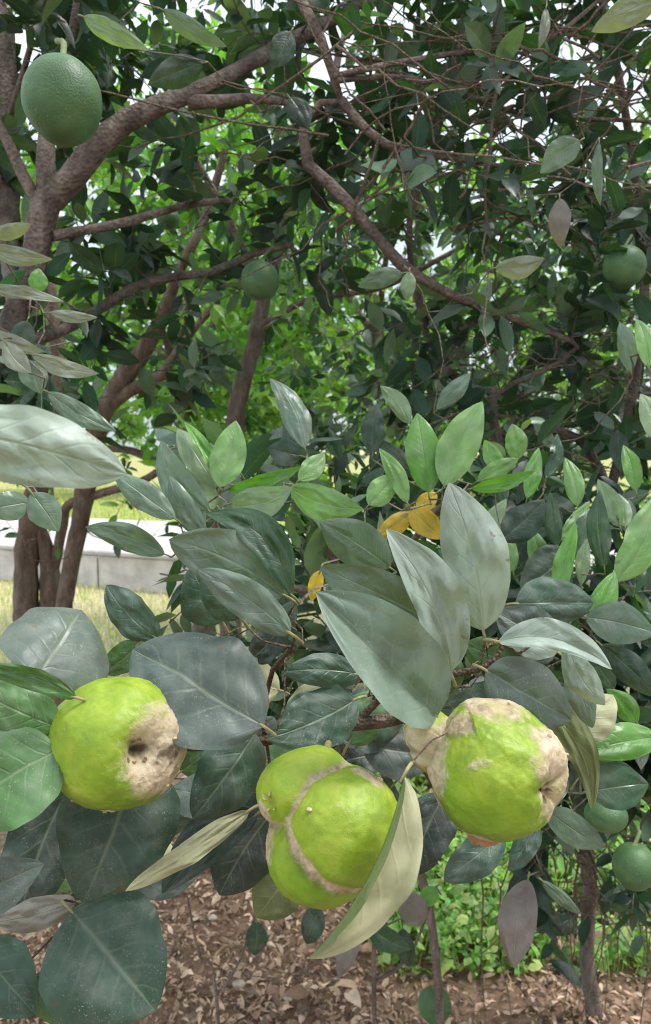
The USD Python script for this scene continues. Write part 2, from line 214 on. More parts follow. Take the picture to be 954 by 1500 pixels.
def tube(pts, rad, sides=6, cap=True, wob=0.0, seed=0):
    pts = np.asarray(pts, float); rad = np.broadcast_to(np.asarray(rad, float), (len(pts),))
    tan = unit(np.gradient(pts, axis=0)); ref = np.array([0.31, 0.17, 0.93]); u = unit(np.cross(tan, ref)); w = np.cross(tan, u)
    th = np.arange(sides) / sides * 2 * np.pi
    rr = rad[:, None] * np.ones(sides)
    if wob:
        q = pts[:, None] + (np.cos(th)[None, :, None] * u[:, None] + np.sin(th)[None, :, None] * w[:, None]) * rad[:, None, None]
        rr = rr * (1 + wob * (meshkit.fbm(q * 28, 3, seed) - .5) * 2)
    ring = pts[:, None] + rr[..., None] * (np.cos(th)[None, :, None] * u[:, None] + np.sin(th)[None, :, None] * w[:, None])
    vs = ring.reshape(-1, 3); k = len(pts); f = []
    i = np.arange(k - 1)[:, None] * sides; j = np.arange(sides)[None]; j2 = (j + 1) % sides
    f = np.concatenate([np.stack([i + j, i + j2, i + sides + j2], -1).reshape(-1, 3), np.stack([i + j, i + sides + j2, i + sides + j], -1).reshape(-1, 3)])
    if cap:
        vs = np.vstack([vs, pts[0], pts[-1]]); a, b = len(vs) - 2, len(vs) - 1; jj = np.arange(sides); kk = (jj + 1) % sides
        f = np.vstack([f, np.stack([kk, jj, np.full(sides, a)], 1), np.stack([(k - 1) * sides + jj, (k - 1) * sides + kk, np.full(sides, b)], 1)])
    return vs, f
def join(ms):
    vs, fs, n = [], [], 0
    for v, f in ms: vs.append(v); fs.append(np.asarray(f) + n); n += len(v)
    return np.vstack(vs), np.vstack(fs)
def smooth_path(pts, step):
    """Catmull-Rom resample; pts (n, k) any columns, first three xyz"""
    p = np.asarray(pts, float)
    if len(p) == 2: k = max(2, int(np.linalg.norm(p[1, :3] - p[0, :3]) / step) + 1); return p[0] + (p[1] - p[0]) * np.linspace(0, 1, k)[:, None]
    q = np.vstack([2 * p[0] - p[1], p, 2 * p[-1] - p[-2]]); out = []
    for i in range(len(p) - 1):
        a, b, c, d = q[i:i + 4]; k = max(1, int(np.linalg.norm(c[:3] - b[:3]) / step)); t = np.arange(k)[:, None] / k
        out.append(.5 * (2 * b + (c - a) * t + (2 * a - 5 * b + 4 * c - d) * t ** 2 + (3 * b - a - 3 * c + d) * t ** 3))
    return np.vstack(out + [p[-1:]])
def limb_px(rows):
    """rows: (px, py, depth, width_px) -> xyz + radius"""
    return np.array([[*P(x, y, d), w / 2 / FPX * d] for x, y, d, w in rows])

# ------------------------------------------------------------------ the plants
COL = dict(qg=(.115, .158, .118), qp=(.235, .285, .235), qd=(.034, .068, .043), qm=(.06, .135, .04), qk=(.022, .038, .028), qs=(.058, .080, .066), qt=(.085, .112, .088), qo=(.10, .13, .05), qb=(.19, .17, .14),  # pale qp and near-black qk carry light and deep shade in their tone
           cg=(.095, .14, .10), cp=(.17, .24, .14), cd=(.020, .042, .027), cm=(.030, .070, .032), cb=(.085, .22, .03), fb=(.15, .29, .045), fy=(.25, .38, .08), cl=(.14, .26, .08), cy=(.46, .31, .03), pu=(.15, .12, .125), ck=(.03, .055, .04), gr=(.19, .20, .165))  # canopy shade put into cm and cd, sunlit brightness into fb and fy
UND = dict(qu=(.36, .35, .21), qo=(.12, .135, .06), cu=(.12, .18, .11))
# plant, base px, tip px, width px, depth at base and tip, fold left and right (degrees), arch, bend, side shown, colour[, underside]
HERO = """
Q -95 622 186 692 122 .29 .31 8 5 .03 -.02 t qp
Q 52 994 122 884 168 .43 .49 18 -10 .05 0 t qt
Q 386 1064 192 940 176 .44 .47 6 22 .05 0 t qs
Q 522 1024 392 1082 92 .50 .46 14 10 .04 0 t qd
Q 374 1074 284 1200 104 .50 .47 8 14 .06 0 t qd
Q 86 1098 -70 1190 158 .42 .40 15 20 .05 0 t qm
Q 205 1110 122 1324 182 .50 .46 5 14 .07 0 t qd
Q 104 1148 28 1352 112 .55 .52 10 10 .03 0 t qk
Q -60 1335 60 1268 84 .42 .41 10 20 .04 0 t qs
Q 112 1322 -10 1352 46 .50 .50 10 10 .04 0 t qb
Q 104 1334 228 1482 200 .47 .45 30 4 .05 0 t qd
Q -40 1385 50 1488 92 .46 .45 10 10 .04 0 t qd
Q 48 1428 88 1505 40 .48 .48 5 5 0 0 t qm
Q 366 1187 182 1308 38 .46 .44 20 20 .02 .05 u qd qu
Q 378 1192 236 1310 90 .50 .48 60 10 0 .02 t qk
Q 402 1186 322 1314 104 .53 .51 10 10 0 .02 t qk
Q 432 1262 374 1344 80 .52 .52 10 10 .04 0 u qo qo
Q 592 1136 450 1410 128 .392 .365 12 98 .03 -.11 u qo qu
Q 640 1050 466 872 166 .45 .42 62 14 .07 .05 t qg
Q 622 905 470 832 84 .48 .47 12 25 .05 .03 t qg
Q 660 986 566 778 96 .46 .44 55 12 .04 .10 t qp qo
Q 708 924 658 708 102 .47 .46 22 8 .04 .07 t qp
Q 730 940 898 982 60 .46 .44 10 58 .02 -.17 t qp qo
Q 738 938 834 908 58 .50 .52 10 10 .03 .12 t qp
Q 712 982 838 1056 112 .47 .45 22 34 .05 .02 t qt
Q 832 945 886 1035 48 .48 .47 12 12 .04 .08 t qp
Q 838 966 870 1068 42 .50 .49 15 12 .03 0 t qg
Q 728 1004 869 1194 60 .53 .50 10 40 .02 -.19 u qo qo
Q 112 1022 -40 978 40 .42 .40 10 40 .05 .06 t qm
Q 84 1066 -50 1004 84 .43 .41 10 10 .04 0 t qm
Q 416 872 248 790 104 .47 .46 6 26 .06 .06 t qg
Q 426 928 288 834 64 .45 .45 10 30 .05 .05 t qg
Q 352 905 296 846 58 .50 .49 10 10 .03 0 t qd
Y 428 872 294 752 62 .46 .47 40 5 .05 .20 t cm
Q 230 936 153 858 60 .52 .52 10 12 .04 0 t qd
Q 526 988 416 984 54 .50 .48 10 10 .05 .05 t qd
Q 205 942 148 988 44 .52 .52 10 10 .04 0 t qm
Y 572 832 468 764 74 .60 .58 10 14 .05 .04 t cg
Q 652 1164 602 1284 80 .56 .54 10 10 .04 0 t qk
Q 738 1222 652 1290 60 .56 .54 10 14 .05 0 t qd
Q 786 1204 746 1276 38 .56 .55 10 14 .03 0 t qd
R 798 1184 890 1244 46 .60 .60 10 10 .04 .05 t cg
R 774 1288 754 1420 58 .62 .60 14 12 .04 0 t pu
R 794 1290 854 1342 20 .66 .66 10 10 .03 0 t cg
R 972 1080 842 1106 56 .62 .60 22 12 .05 0 t cb
R 862 1160 954 1148 66 .60 .60 12 10 .06 0 t cm
R 850 1112 930 1128 22 .62 .61 10 10 .02 0 t cg
R 848 1086 908 1112 34 .61 .60 10 10 .04 0 t cb
Y 306 748 231 642 52 .70 .72 10 12 .04 -.04 t cg
Y 319 716 260 622 46 .74 .76 10 10 .04 0 t cp
Y 323 706 266 614 24 .73 .75 50 10 .02 .05 t cb
Y 322 714 346 616 54 .72 .74 14 12 .04 0 t cl
Y 334 717 442 682 30 .73 .70 40 14 .03 .06 t cb
Y 336 738 428 714 52 .70 .68 10 20 .05 .05 t cp
Y 302 788 246 696 40 .68 .68 10 14 .03 0 t cg
Y 300 772 262 700 30 .72 .72 10 14 .03 0 t cg
Y 257 760 164 690 44 .66 .66 10 12 .03 .04 t cg
Y 242 812 124 772 42 .70 .70 12 12 .03 .06 t cg
Y 447 657 396 550 44 .80 .82 12 12 .03 .03 t cg
Y 442 668 392 656 42 .86 .86 10 10 .03 0 t ck
Y 424 714 532 746 54 .72 .70 12 14 .05 .04 t cl
Y 438 704 476 664 32 .76 .78 10 10 .03 0 t cl
Y 540 740 580 694 42 .72 .73 10 10 .04 0 t cl
Y 628 722 611 604 56 .74 .76 12 12 .03 -.03 t cb
Y 650 712 707 588 62 .73 .75 14 10 .04 -.03 t cl
Y 597 737 555 656 28 .72 .73 10 12 .03 .06 t cl
Y 600 620 557 565 30 .86 .86 12 10 .03 .05 t cp
Y 757 674 750 620 34 .78 .78 10 10 .03 0 t cl
Y 690 716 784 690 26 .74 .72 36 14 .03 .05 t cb
Y 734 792 798 732 54 .78 .78 10 14 .03 0 t cd
Y 736 692 710 644 28 .77 .78 12 10 .03 0 t cl
Y 700 705 760 672 30 .76 .76 12 12 .03 0 t cl
Y 612 700 545 640 30 .92 .92 12 12 .03 0 t ck
Y 546 665 552 590 36 .92 .92 12 12 .03 0 t ck
Y 600 744 650 790 40 .82 .82 10 10 .03 0 t cy
Y 604 752 552 788 32 .84 .84 10 10 .03 0 t cy
Y 640 722 606 752 26 .85 .85 10 10 .03 0 t cy
Y 470 835 456 882 22 .62 .62 10 10 .03 0 t cy
R 886 832 878 716 36 .74 .76 12 12 .03 -.03 t cm
R 904 852 962 726 62 .72 .74 14 12 .04 .05 t cl
R 816 802 806 720 27 .80 .81 14 12 .03 0 t cm
R 814 882 844 766 31 .72 .74 26 14 .03 -.05 t cb
R 834 808 762 866 74 .80 .78 14 12 .04 0 t cd
R 870 918 902 836 39 .70 .72 12 12 .04 0 t cb
R 858 904 962 928 64 .70 .68 12 14 .05 0 t cg
R 880 944 966 1026 46 .72 .70 12 14 .05 0 t ck
R 820 792 864 734 24 .82 .84 12 12 .03 0 t cl
R 908 772 876 702 32 .80 .82 14 12 .03 0 t cp
R 916 772 906 722 26 .80 .82 14 12 .03 0 t cp
R 852 856 862 788 22 .79 .80 12 12 .03 0 t cp
R 700 790 742 730 28 .84 .84 12 12 .03 0 t cp
R 738 742 722 676 30 .86 .88 12 20 .03 .03 t cm
R 772 730 790 655 28 .88 .90 20 12 .03 -.03 t cb
R 846 742 828 668 30 .86 .88 14 20 .03 .04 t cl
R 930 860 944 790 30 .74 .76 24 12 .03 -.04 t cm
R 788 846 778 772 32 .80 .82 12 22 .03 .04 t cb
R 752 838 730 770 30 .82 .84 14 20 .03 .03 t cl
R 932 720 914 650 28 .82 .84 14 20 .03 .04 t cb
R 842 812 868 742 26 .80 .82 22 12 .03 -.03 t cm
R 900 1010 856 952 34 .76 .76 14 14 .04 .04 t cm
R 934 1060 890 1010 36 .74 .74 14 14 .04 .04 t cb
R 800 700 818 634 26 .92 .94 14 14 .03 .03 t cm
R 950 537 931 464 28 .70 .72 12 12 .03 .05 t cl
R 956 642 938 574 34 .70 .72 12 12 .03 .05 t cp
R 925 545 905 470 30 .85 .87 12 12 .03 .05 t cg
L -22 362 74 379 28 .70 .70 12 12 .03 .04 t gr
L -22 420 90 438 22 .72 .72 12 18 .03 .04 t gr
L -22 486 64 515 27 .70 .70 12 12 .03 .04 t gr
L 8 502 46 546 34 .68 .68 12 12 .03 .04 t gr
L 46 519 144 546 28 .70 .70 12 12 .03 .06 t gr
L 70 574 170 630 36 .74 .74 12 12 .03 .05 t cg
L -12 346 46 328 25 .74 .74 12 12 .03 0 t gr
L 55 428 57 392 29 .85 .85 12 12 .03 0 t cb
L 72 458 142 464 19 .82 .82 12 12 .03 .05 t gr
L 38 528 60 576 42 .80 .80 12 12 .03 0 t cg
L 44 735 -24 746 48 .52 .50 12 12 .03 0 t cg
L 46 722 86 778 48 .52 .52 12 12 .03 0 t cg
L 40 470 22 520 36 .84 .84 12 12 .03 0 t ck
L 122 24 214 70 32 .80 .80 12 12 .04 .04 t cp
L 238 14 330 68 30 .80 .80 12 12 .04 .04 t cg
L 426 46 398 100 38 .90 .90 12 12 .04 0 t cd
L 298 92 216 124 44 .95 .95 12 12 .04 0 t ck
L 424 142 452 188 36 .98 .98 12 12 .04 0 t cd
R 726 392 798 378 34 .86 .86 12 12 .04 .10 t gr
R 850 206 791 254 42 .84 .84 12 12 .04 .05 t cg
R 820 290 820 362 34 .90 .90 12 12 .04 0 t pu
R 972 -4 868 46 46 .70 .70 12 12 .04 .05 t gr
R 878 208 880 302 17 .88 .88 12 12 .04 .04 t cg
R 800 12 790 70 16 .95 .95 12 12 .04 0 t gr
R 590 400 524 420 30 .98 .98 12 12 .04 0 t cg
R 600 398 596 440 24 .98 .98 12 12 .04 0 t cp
R 640 600 690 545 30 1.0 1.0 12 12 .04 0 t cg
S 470 1328 446 1384 40 1.00 1.00 12 12 .04 0 t cd
S 536 1352 602 1392 36 1.00 .98 12 12 .04 .05 t cm
S 596 1308 618 1360 44 1.05 1.05 12 12 .04 0 t pu
S 520 1365 496 1432 32 .98 .98 12 12 .04 0 t pu
S 590 1360 600 1420 30 1.02 1.02 12 12 .04 0 t cd
S 560 1330 545 1385 26 1.03 1.03 12 12 .04 0 t cp
S 376 1350 372 1402 34 1.05 1.05 12 12 .04 0 t cd
S 640 1300 615 1330 26 1.06 1.06 12 12 .04 0 t cb
"""
HEROES = {}
for row in HERO.strip().splitlines():
    q = row.split(); HEROES.setdefault(q[0], []).append([float(x) for x in q[1:12]] + q[12:])

def hero_leaf(parent, h, seed, kind, matname, petiole, pet_mat):
    bx, by, tx, ty, w, d0, d1, fl, fr, curl, bend, side, col = h[:13]
    und = UND[h[13]] if len(h) > 13 else (UND['qu'] if matname == 'quince_leaf' else UND['cu'])
    B, T = P(bx, by, d0), P(tx, ty, d1); W = w / FPX * (d0 + d1) / 2
    n = unit(CAM - (B + T) / 2)
    r = np.random.default_rng(seed)
    jit = r.normal(0, .15, 3)
    vs, f, uv = leaves_mesh(B[None], T[None], (n + jit)[None], W, math.radians(fl), math.radians(fr), curl, bend + r.normal(0, .025), kind, 24, 8, r.random(), wav=.028 if kind == 'quince' else .018, roll=r.uniform(.12, .42), irr=.040 if kind == 'quince' else .03, tip=r.uniform(-.03, .16), rough=.11 if kind == 'quince' else .06)
    if side == 'u': f = f[:, ::-1]
    # t-side faces must point at n: winding of grid gives normal = ?
    v = vs[0]; fn = np.cross(v[f[:, 1]] - v[f[:, 0]], v[f[:, 2]] - v[f[:, 0]]).sum(0)
    want = n if side == 't' else -n
    if abs(fl) < 80 and abs(fr) < 80 and fn @ want < 0: f = f[:, ::-1]
    elif abs(fl) >= 80 or abs(fr) >= 80:
        half = f[(uv[0][f].mean(1)[:, 1] > 0)] if abs(fl) >= 80 else f[(uv[0][f].mean(1)[:, 1] < 0)]
        fn = np.cross(v[half[:, 1]] - v[half[:, 0]], v[half[:, 2]] - v[half[:, 0]]).sum(0)
        if fn @ want < 0: f = f[:, ::-1]
    c = np.array(COL[col]) * r.uniform(.92, 1.08)
    p = obj('leaf', (v, f), matname, parent, smooth=True, attrs={'leaf_uv': uv[0], 'leaf_color': rep(c, len(v)), 'under_color': rep(und, len(v))})
    if col in ('cy', 'pu') or (side == 'u' and matname == 'quince_leaf'): tag(p, {'cy': 'yellow withering leaf', 'pu': 'dull purplish leaf'}.get(col, 'leaf showing its pale olive underside'))
    ah = unit(T - B); L = petiole
    E = B - ah * L * .8 - n * L * .7 + np.array([0, 0, -.1 * L])
    c = B + ah * L * .02
    mid = (B + E) / 2 - ah * .15 * L
    pts = smooth_path(np.array([B + ah * .004, B - ah * L * .25, mid, E]), L / 6)
    obj('petiole', tube(pts, np.linspace(.0008, .0011, len(pts)) * (1.1 if kind == 'quince' else .9), 6), pet_mat, p, smooth=True)
    return E

# zones of the picture where scattered leaves would hide what the photograph shows clear
CLEAR = []   # polylines (px, py, depth, radius px)
def near_clear(q):
    """q (N,3) projected; True where a scattered leaf hides a protected limb or fruit"""
    bad = np.zeros(len(q), bool)
    for (x, y, d, r) in CLEAR:
        bad |= (np.hypot(q[:, 0] - x, q[:, 1] - y) < r) & (q[:, 2] < d + .03)
    return bad
def in_opening(q):
    x, y = q[:, 0], q[:, 1]
    return (x > -120) & (x < 292) & (y > 690 + .0 * x) & (y < 905)

def grow(limbs, attract, r, hero_ends=(), shoot=(.10, .22), leaf=(.036, .088), per=11, cols=('cm', 'cd', 'cg', 'cd'), dmin=.88, res=(5, 1), twig_r=.0016, droop=.15, clear=True, opening=True, ratio=.43):
    """limbs: xyz+radius paths (already resampled). Twigs run from the nearest wood to each attractor; leaves sit along their ends."""
    nodes = np.vstack([l[:, :3] for l in limbs]); nrad = np.concatenate([l[:, 3] for l in limbs])
    A = [(p, True) for p in attract] + [(p, False) for p in hero_ends]
    pts = np.array([a[0] for a in A]) if A else np.zeros((0, 3))
    twigs, LB, LT, LN, LC = [], [], [], [], []
    if len(A):
        dist = np.array([np.min(np.linalg.norm(nodes - p, axis=1)) for p in pts]); order = np.argsort(dist)
        cap = len(nodes) + 40 * len(A) + 10; NB = np.zeros((cap, 3)); NR = np.zeros(cap); k = len(nodes); NB[:k] = nodes; NR[:k] = nrad
        for i in order:
            p, leafy = A[i]
            dd = np.linalg.norm(NB[:k] - p, axis=1); j = int(np.argmin(dd)); a = NB[j]; L = dd[j]
            if L < .004: continue
            if leafy and L < .06: p = a + unit(p - a + r.normal(0, .01, 3)) * r.uniform(.07, .14); L = np.linalg.norm(p - a)
            side = r.normal(0, .12, 3) * L; side[2] += (.10 if leafy else .0) * L
            kn = max(4, int(L / .035) + 2); t = np.linspace(0, 1, kn)[:, None]
            path = a * (1 - t) + p * t + side * (4 * t * (1 - t)) * .8 + r.normal(0, .004, (kn, 3)) * (t * (1 - t) * 4)
            r0 = min(NR[j] * .8, twig_r + .0042 * L); rad = np.linspace(r0, twig_r * .65, kn)
            if leafy or r0 > 0: twigs.append((path, rad))
            m = min(kn - 1, 39); NB[k:k + m] = path[1:m + 1]; NR[k:k + m] = rad[1:m + 1]; k += m
            if leafy:
                cnt = max(3, int(r.normal(per, per * .3))); span = min(1.0, r.uniform(*shoot) / L)
                tt = 1 - span * np.linspace(1, 0, cnt) ** 1.0
                pos = np.array([np.interp(x * (kn - 1), np.arange(kn), path[:, q]) for x in tt for q in range(3)]).reshape(-1, 3)
                tan = unit(path[-1] - path[max(0, kn - 3)])
                az = r.uniform(0, 6.28) + np.arange(cnt) * 2.4
                u = unit(np.cross(tan, r.normal(0, 1, 3))); w = np.cross(tan, u)
                rad_d = np.cos(az)[:, None] * u + np.sin(az)[:, None] * w
                ax = unit(tan * r.uniform(.25, .8, (cnt, 1)) + rad_d + np.array([0, 0, -droop]) + r.normal(0, .2, (cnt, 3)))
                Ls = r.uniform(*leaf, cnt) * (1 - .25 * (np.arange(cnt) / cnt) ** 2)
                pb = pos + ax * (Ls * .04)[:, None]
                nn = unit(np.array([0, 0, 1.0]) + r.normal(0, .55, (cnt, 3)) + .25 * tan)
                LB.append(pb); LT.append(pb + ax * Ls[:, None]); LN.append(nn)
                base = r.choice(len(cols)); LC.append(np.where(r.random(cnt) < .7, base, r.integers(0, len(cols), cnt)))
    out = dict(twigs=twigs)
    if LB:
        LB, LT, LN, LC = np.vstack(LB), np.vstack(LT), np.vstack(LN), np.concatenate(LC)
        q = project((LB + LT) / 2); keep = (np.minimum(project(LB)[:, 2], project(LT)[:, 2]) > dmin)
        if clear: keep &= ~(near_clear(q) & (r.random(len(q)) < .93))
        if opening: keep &= ~(in_opening(q) & (r.random(len(q)) < .62))
        LB, LT, LN, LC = LB[keep], LT[keep], LN[keep], LC[keep]; N = len(LB)
        L = np.linalg.norm(LT - LB, axis=1)
        vs, f, uv = leaves_mesh(LB, LT, LN, L * r.uniform(ratio * .85, ratio * 1.15, N), r.uniform(.1, .5, N), r.uniform(.1, .5, N), r.uniform(-.01, .08, N), r.normal(0, .025, N), 'citrus', res[0], res[1], r.random(N), wav=.02)
        v0 = vs[0]; fn = np.cross(v0[f[:, 1]] - v0[f[:, 0]], v0[f[:, 2]] - v0[f[:, 0]]).sum(0)
        if fn @ LN[0] < 0: f = f[:, ::-1]
        cc = np.array([COL[c] for c in cols])[LC] * r.uniform(.75, 1.25, (N, 1)) * r.uniform(.92, 1.08, (N, 3))
        out.update(vs=vs, f=f, uv=uv, col=cc, B=LB, T=LT)
    return out

PENDING = []   # (thing prim, leaf data, max single leaves, material)
def plant_wood(t, limbs, names, twigs, bark_main, bark_twig, single_r=.0030, single_max=70, sides=10):
    for l, nm in zip(limbs, names):
        obj(nm, tube(l[:, :3], l[:, 3], sides, True, .22, 3), bark_main, t, smooth=50)
    tw = sorted(twigs, key=lambda x: -x[1][0] * len(x[0])); one, rest = [], []
    for p, rr in tw:
        (one if rr[0] > single_r and len(one) < single_max else rest).append((p, rr))
    for p, rr in one: obj('twig', tube(smooth_path(np.c_[p, rr], .02)[:, :3], smooth_path(np.c_[p, rr], .02)[:, 3], 6), bark_twig, t, smooth=50)
    if rest: tag(obj('fine_twigs', join([tube(p, rr, 4, False) for p, rr in rest]), bark_twig, t, smooth=60), kind='stuff')
def blob(r, n, x, y, d):
    """n points spread through the piece of crown between these pixels and depths"""
    return [P(r.uniform(*x), r.uniform(*y), dd) for dd in r.uniform(*d, n)]
def ground_at(px, d):
    p = P(px, 750, d); return np.array([p[0], p[1], 0.0])

# ------------------------------------------------------------------ ground, kerb wall, path
def sheet(x0, x1, y0, y1, nx, ny, zf):
    X, Y = np.meshgrid(np.linspace(x0, x1, nx), np.linspace(y0, y1, ny), indexing='ij'); Z = zf(X, Y)
    v = np.stack([X, Y, Z], -1).reshape(-1, 3); i, j = np.meshgrid(np.arange(nx - 1), np.arange(ny - 1), indexing='ij'); a = (i * ny + j).ravel()
    return v, np.concatenate([np.stack([a, a + ny, a + ny + 1], 1), np.stack([a, a + ny + 1, a + 1], 1)])
def gz(X, Y):
    p = np.stack([X, Y, 0 * X], -1)
    near = np.clip((5.6 - Y) / 1.5, 0, 1) * np.clip((Y + 20) / 2, 0, 1)
    return (meshkit.fbm(p * 2.2, 4, 5) - .5) * .07 * near
def gh(x, y): return float(gz(np.array([x]), np.array([y]))[0])
big = sheet(-150, 150, -60, 240, 76, 76, lambda X, Y: X * 0 - .06)
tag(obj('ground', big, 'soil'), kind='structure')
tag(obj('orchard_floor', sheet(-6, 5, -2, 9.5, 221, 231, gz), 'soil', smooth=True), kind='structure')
KA = np.array([-3.43, 7.7]); KD = unit(np.array([2.18, -0.80])); KN = np.array([-KD[1], KD[0]])       # kerb line and its far side
def kerb_pt(s, o, z): return np.array([*(KA + KD * s + KN * o), z])
def kbox(s0, s1, o0, o1, z0, z1, bev=.012):
    b = [(s0, o0), (s1, o0), (s1, o1), (s0, o1)]
    lay = [(z0, 0), (z1 - bev, 0), (z1, bev)]
    vs = []
    for z, e in lay:
        vs += [kerb_pt(s0 + e, o0 + e, z), kerb_pt(s1 - e, o0 + e, z), kerb_pt(s1 - e, o1 - e, z), kerb_pt(s0 + e, o1 - e, z)]
    f = []
    for k in range(2):
        for j in range(4):
            a, b2 = k * 4 + j, k * 4 + (j + 1) % 4; f += [(a, b2, b2 + 4), (a, b2 + 4, a + 4)]
    f += [(8, 9, 10), (8, 10, 11), (0, 2, 1), (0, 3, 2)]
    return np.array(vs), np.array(f)
kw = thing('kerb_wall', kerb_pt(0, 0, 0), 'low pale concrete kerb wall of long blocks edging the path', 'kerb')
for k, s in enumerate(np.arange(-6.4, 7.0, 1.27)):
    obj('kerb_block', kbox(s, s + 1.252, rng.normal(0, .004), .2, -.1, .335 + rng.normal(0, .003)), 'concrete', kw)
    obj('cap_stone', kbox(s + .012, s + 1.262, -.03 + rng.normal(0, .003), .23, .3382 + .004, .385 + rng.normal(0, .002)), 'concrete_top', kw)
pv = [kerb_pt(s, o, .372) for s in (-9, 9) for o in (.235, 2.7)]
tag(obj('path', (np.array(pv), np.array([(0, 2, 3), (0, 3, 1)])), 'concrete_top'), kind='structure')
bank = sheet(-9, 9, 2.7, 40, 30, 60, lambda S, O: .365 + (O - 2.7) * .012 + (meshkit.fbm(np.stack([S, O, 0 * S], -1) * .5, 3, 2) - .5) * .12)
bv = np.array([[*(KA + KD * v[0] * (1 + max(0, v[1] - 2.7) * .12) + KN * v[1]), v[2]] for v in bank[0]])
plain('bank_grass', (0.30, 0.29, 0.11), 0.95, 5.0, 0.3, 0.8, 0.02)
tag(obj('grass_bank', (bv, bank[1]), 'bank_grass', smooth=True), kind='structure')

# ------------------------------------------------------------------ grass, litter, weeds, stones
def blades(n, xy, h, w, cols, r, zf):
    B = np.array([xy(r) for _ in range(n)]); z = zf(B[:, 0], B[:, 1]); B = np.c_[B, z]
    H = r.uniform(*h, n); az = r.uniform(0, 6.28, n); lean = r.uniform(.15, .8, n) * H
    d = np.stack([np.cos(az), np.sin(az), 0 * az], 1); s = np.stack([-np.sin(az), np.cos(az), 0 * az], 1); W = r.uniform(*w, n)[:, None]
    m = B + d * (lean * .3)[:, None] + np.array([0, 0, 1.0]) * (H * .6)[:, None]; t = B + d * lean[:, None] + np.array([0, 0, 1.0]) * (H * .95)[:, None]
    v = np.stack([B - s * W, B + s * W, m - s * W * .7, m + s * W * .7, t], 1); f0 = np.array([(0, 1, 3), (0, 3, 2), (2, 3, 4)])
    f = (np.arange(n)[:, None, None] * 5 + f0).reshape(-1, 3); c = np.array(cols)[r.integers(0, len(cols), n)] * r.uniform(.7, 1.3, (n, 1))
    uv = np.zeros((n, 5, 3)); uv[:, :, 0] = [0, 0, .5, .5, 1]; uv[:, :, 1] = .4; uv[:, :, 2] = r.random((n, 1)) * 30
    return v.reshape(-1, 3), f, uv.reshape(-1, 3), np.repeat(c, 5, 0)
def put_leaves(name, v, f, uv, c, matname, parent=None, under=None, smooth=True):
    return obj(name, (v, f), matname, parent, smooth=smooth, attrs={'leaf_uv': uv, 'leaf_color': c, 'under_color': c * 1.3 if under is None else under})
gr = np.random.default_rng(11)
def near_grass(r):
    while True:
        x, y = r.uniform(-4.8, 2.5), r.uniform(2.6, 8.2); o = (np.array([x, y]) - KA) @ KN
        if o < -.02 and y > 2.9 + max(0, x + 1.5) * 2.2 + r.normal(0, .3): return x, y
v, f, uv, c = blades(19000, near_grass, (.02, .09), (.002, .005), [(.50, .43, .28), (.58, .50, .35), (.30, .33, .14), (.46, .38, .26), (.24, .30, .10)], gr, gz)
tag(put_leaves('grass', v, f, uv, c, 'weed_leaf'), 'sparse yellowing grass on bare ground in front of the kerb', 'grass', kind='stuff')
def far_grass(r):
    s, o = r.uniform(-6, 8), 2.72 + r.uniform(0, 1) ** 1.6 * 8; return tuple(KA + KD * s + KN * o)
v, f, uv, c = blades(9000, far_grass, (.06, .22), (.003, .008), [(.32, .38, .10), (.42, .40, .14), (.22, .32, .07)], gr, lambda x, y: 0 * x + .37)
tag(put_leaves('bank_grass_blades', v, f, uv, c, 'weed_leaf'), 'pale yellow-green grass growing beyond the path', 'grass', kind='stuff')

def scatter_leaves(n, xy, h, L, ratio, cols, r, kind, res, tilt=.35, curl=(-.1, .25), zf=gz, fold=(.0, .9), lift=0.0):
    B = np.array([xy(r) for _ in range(n)]); z = zf(B[:, 0], B[:, 1]) + r.uniform(*h, n); B = np.c_[B, z]; az = r.uniform(0, 6.28, n); Ls = r.uniform(*L, n) * r.choice([.6, 1, 1, 1.3], n)
    ax = unit(np.stack([np.cos(az), np.sin(az), r.normal(lift, tilt, n)], 1)); T = B + ax * Ls[:, None]
    nn = unit(np.stack([r.normal(0, tilt, n), r.normal(0, tilt, n), 0 * az + 1], 1))
    vs, f, uv = leaves_mesh(B, T, nn, Ls * r.uniform(ratio * .7, ratio * 1.3, n), r.uniform(*fold, n), r.uniform(*fold, n), r.uniform(*curl, n), r.normal(0, .05, n), kind, *res, r.random(n), wav=.05)
    lo = vs[:, :, 2].min(1) - zf(B[:, 0], B[:, 1]); vs[:, :, 2] += np.maximum(0, .003 - lo)[:, None]
    f0 = f; c = np.array(cols)[r.integers(0, len(cols), n)] * r.uniform(.65, 1.35, (n, 1)); nv = vs.shape[1]
    return vs.reshape(-1, 3), (np.arange(n)[:, None, None] * nv + f0).reshape(-1, 3), uv.reshape(-1, 3), np.repeat(c, nv, 0)
_dx = np.linspace(-3, 3, 121); _dr = meshkit.fbm(np.stack([*np.meshgrid(_dx * 3.2, _dx * 3.2, indexing='ij'), np.zeros((121, 121))], -1), 4, 17)
def DRIFT(x, y): return np.clip((_dr[int(np.clip((x + 3) * 20, 0, 120)), int(np.clip((y - 2 + 3) * 20, 0, 120))] - .32) * 5, .38, 1)
def litter_xy(r):
    while True:
        y = 1.25 + 2.6 * r.random() ** 1.5; x = r.uniform(-.62, .62) * (y + .3)
        if r.random() < DRIFT(x, y): return x, y
brown = [(.62, .45, .34), (.52, .36, .27), (.46, .31, .22), (.42, .27, .185), (.33, .21, .145), (.38, .25, .17), (.22, .13, .09), (.44, .31, .22), (.28, .165, .115), (.14, .085, .06), (.10, .065, .05)]
lr = np.random.default_rng(21)
v, f, uv, c = scatter_leaves(38000, litter_xy, (.0, .028), (.009, .032), .36, brown, lr, 'citrus', (3, 1), fold=(-.2, .9))
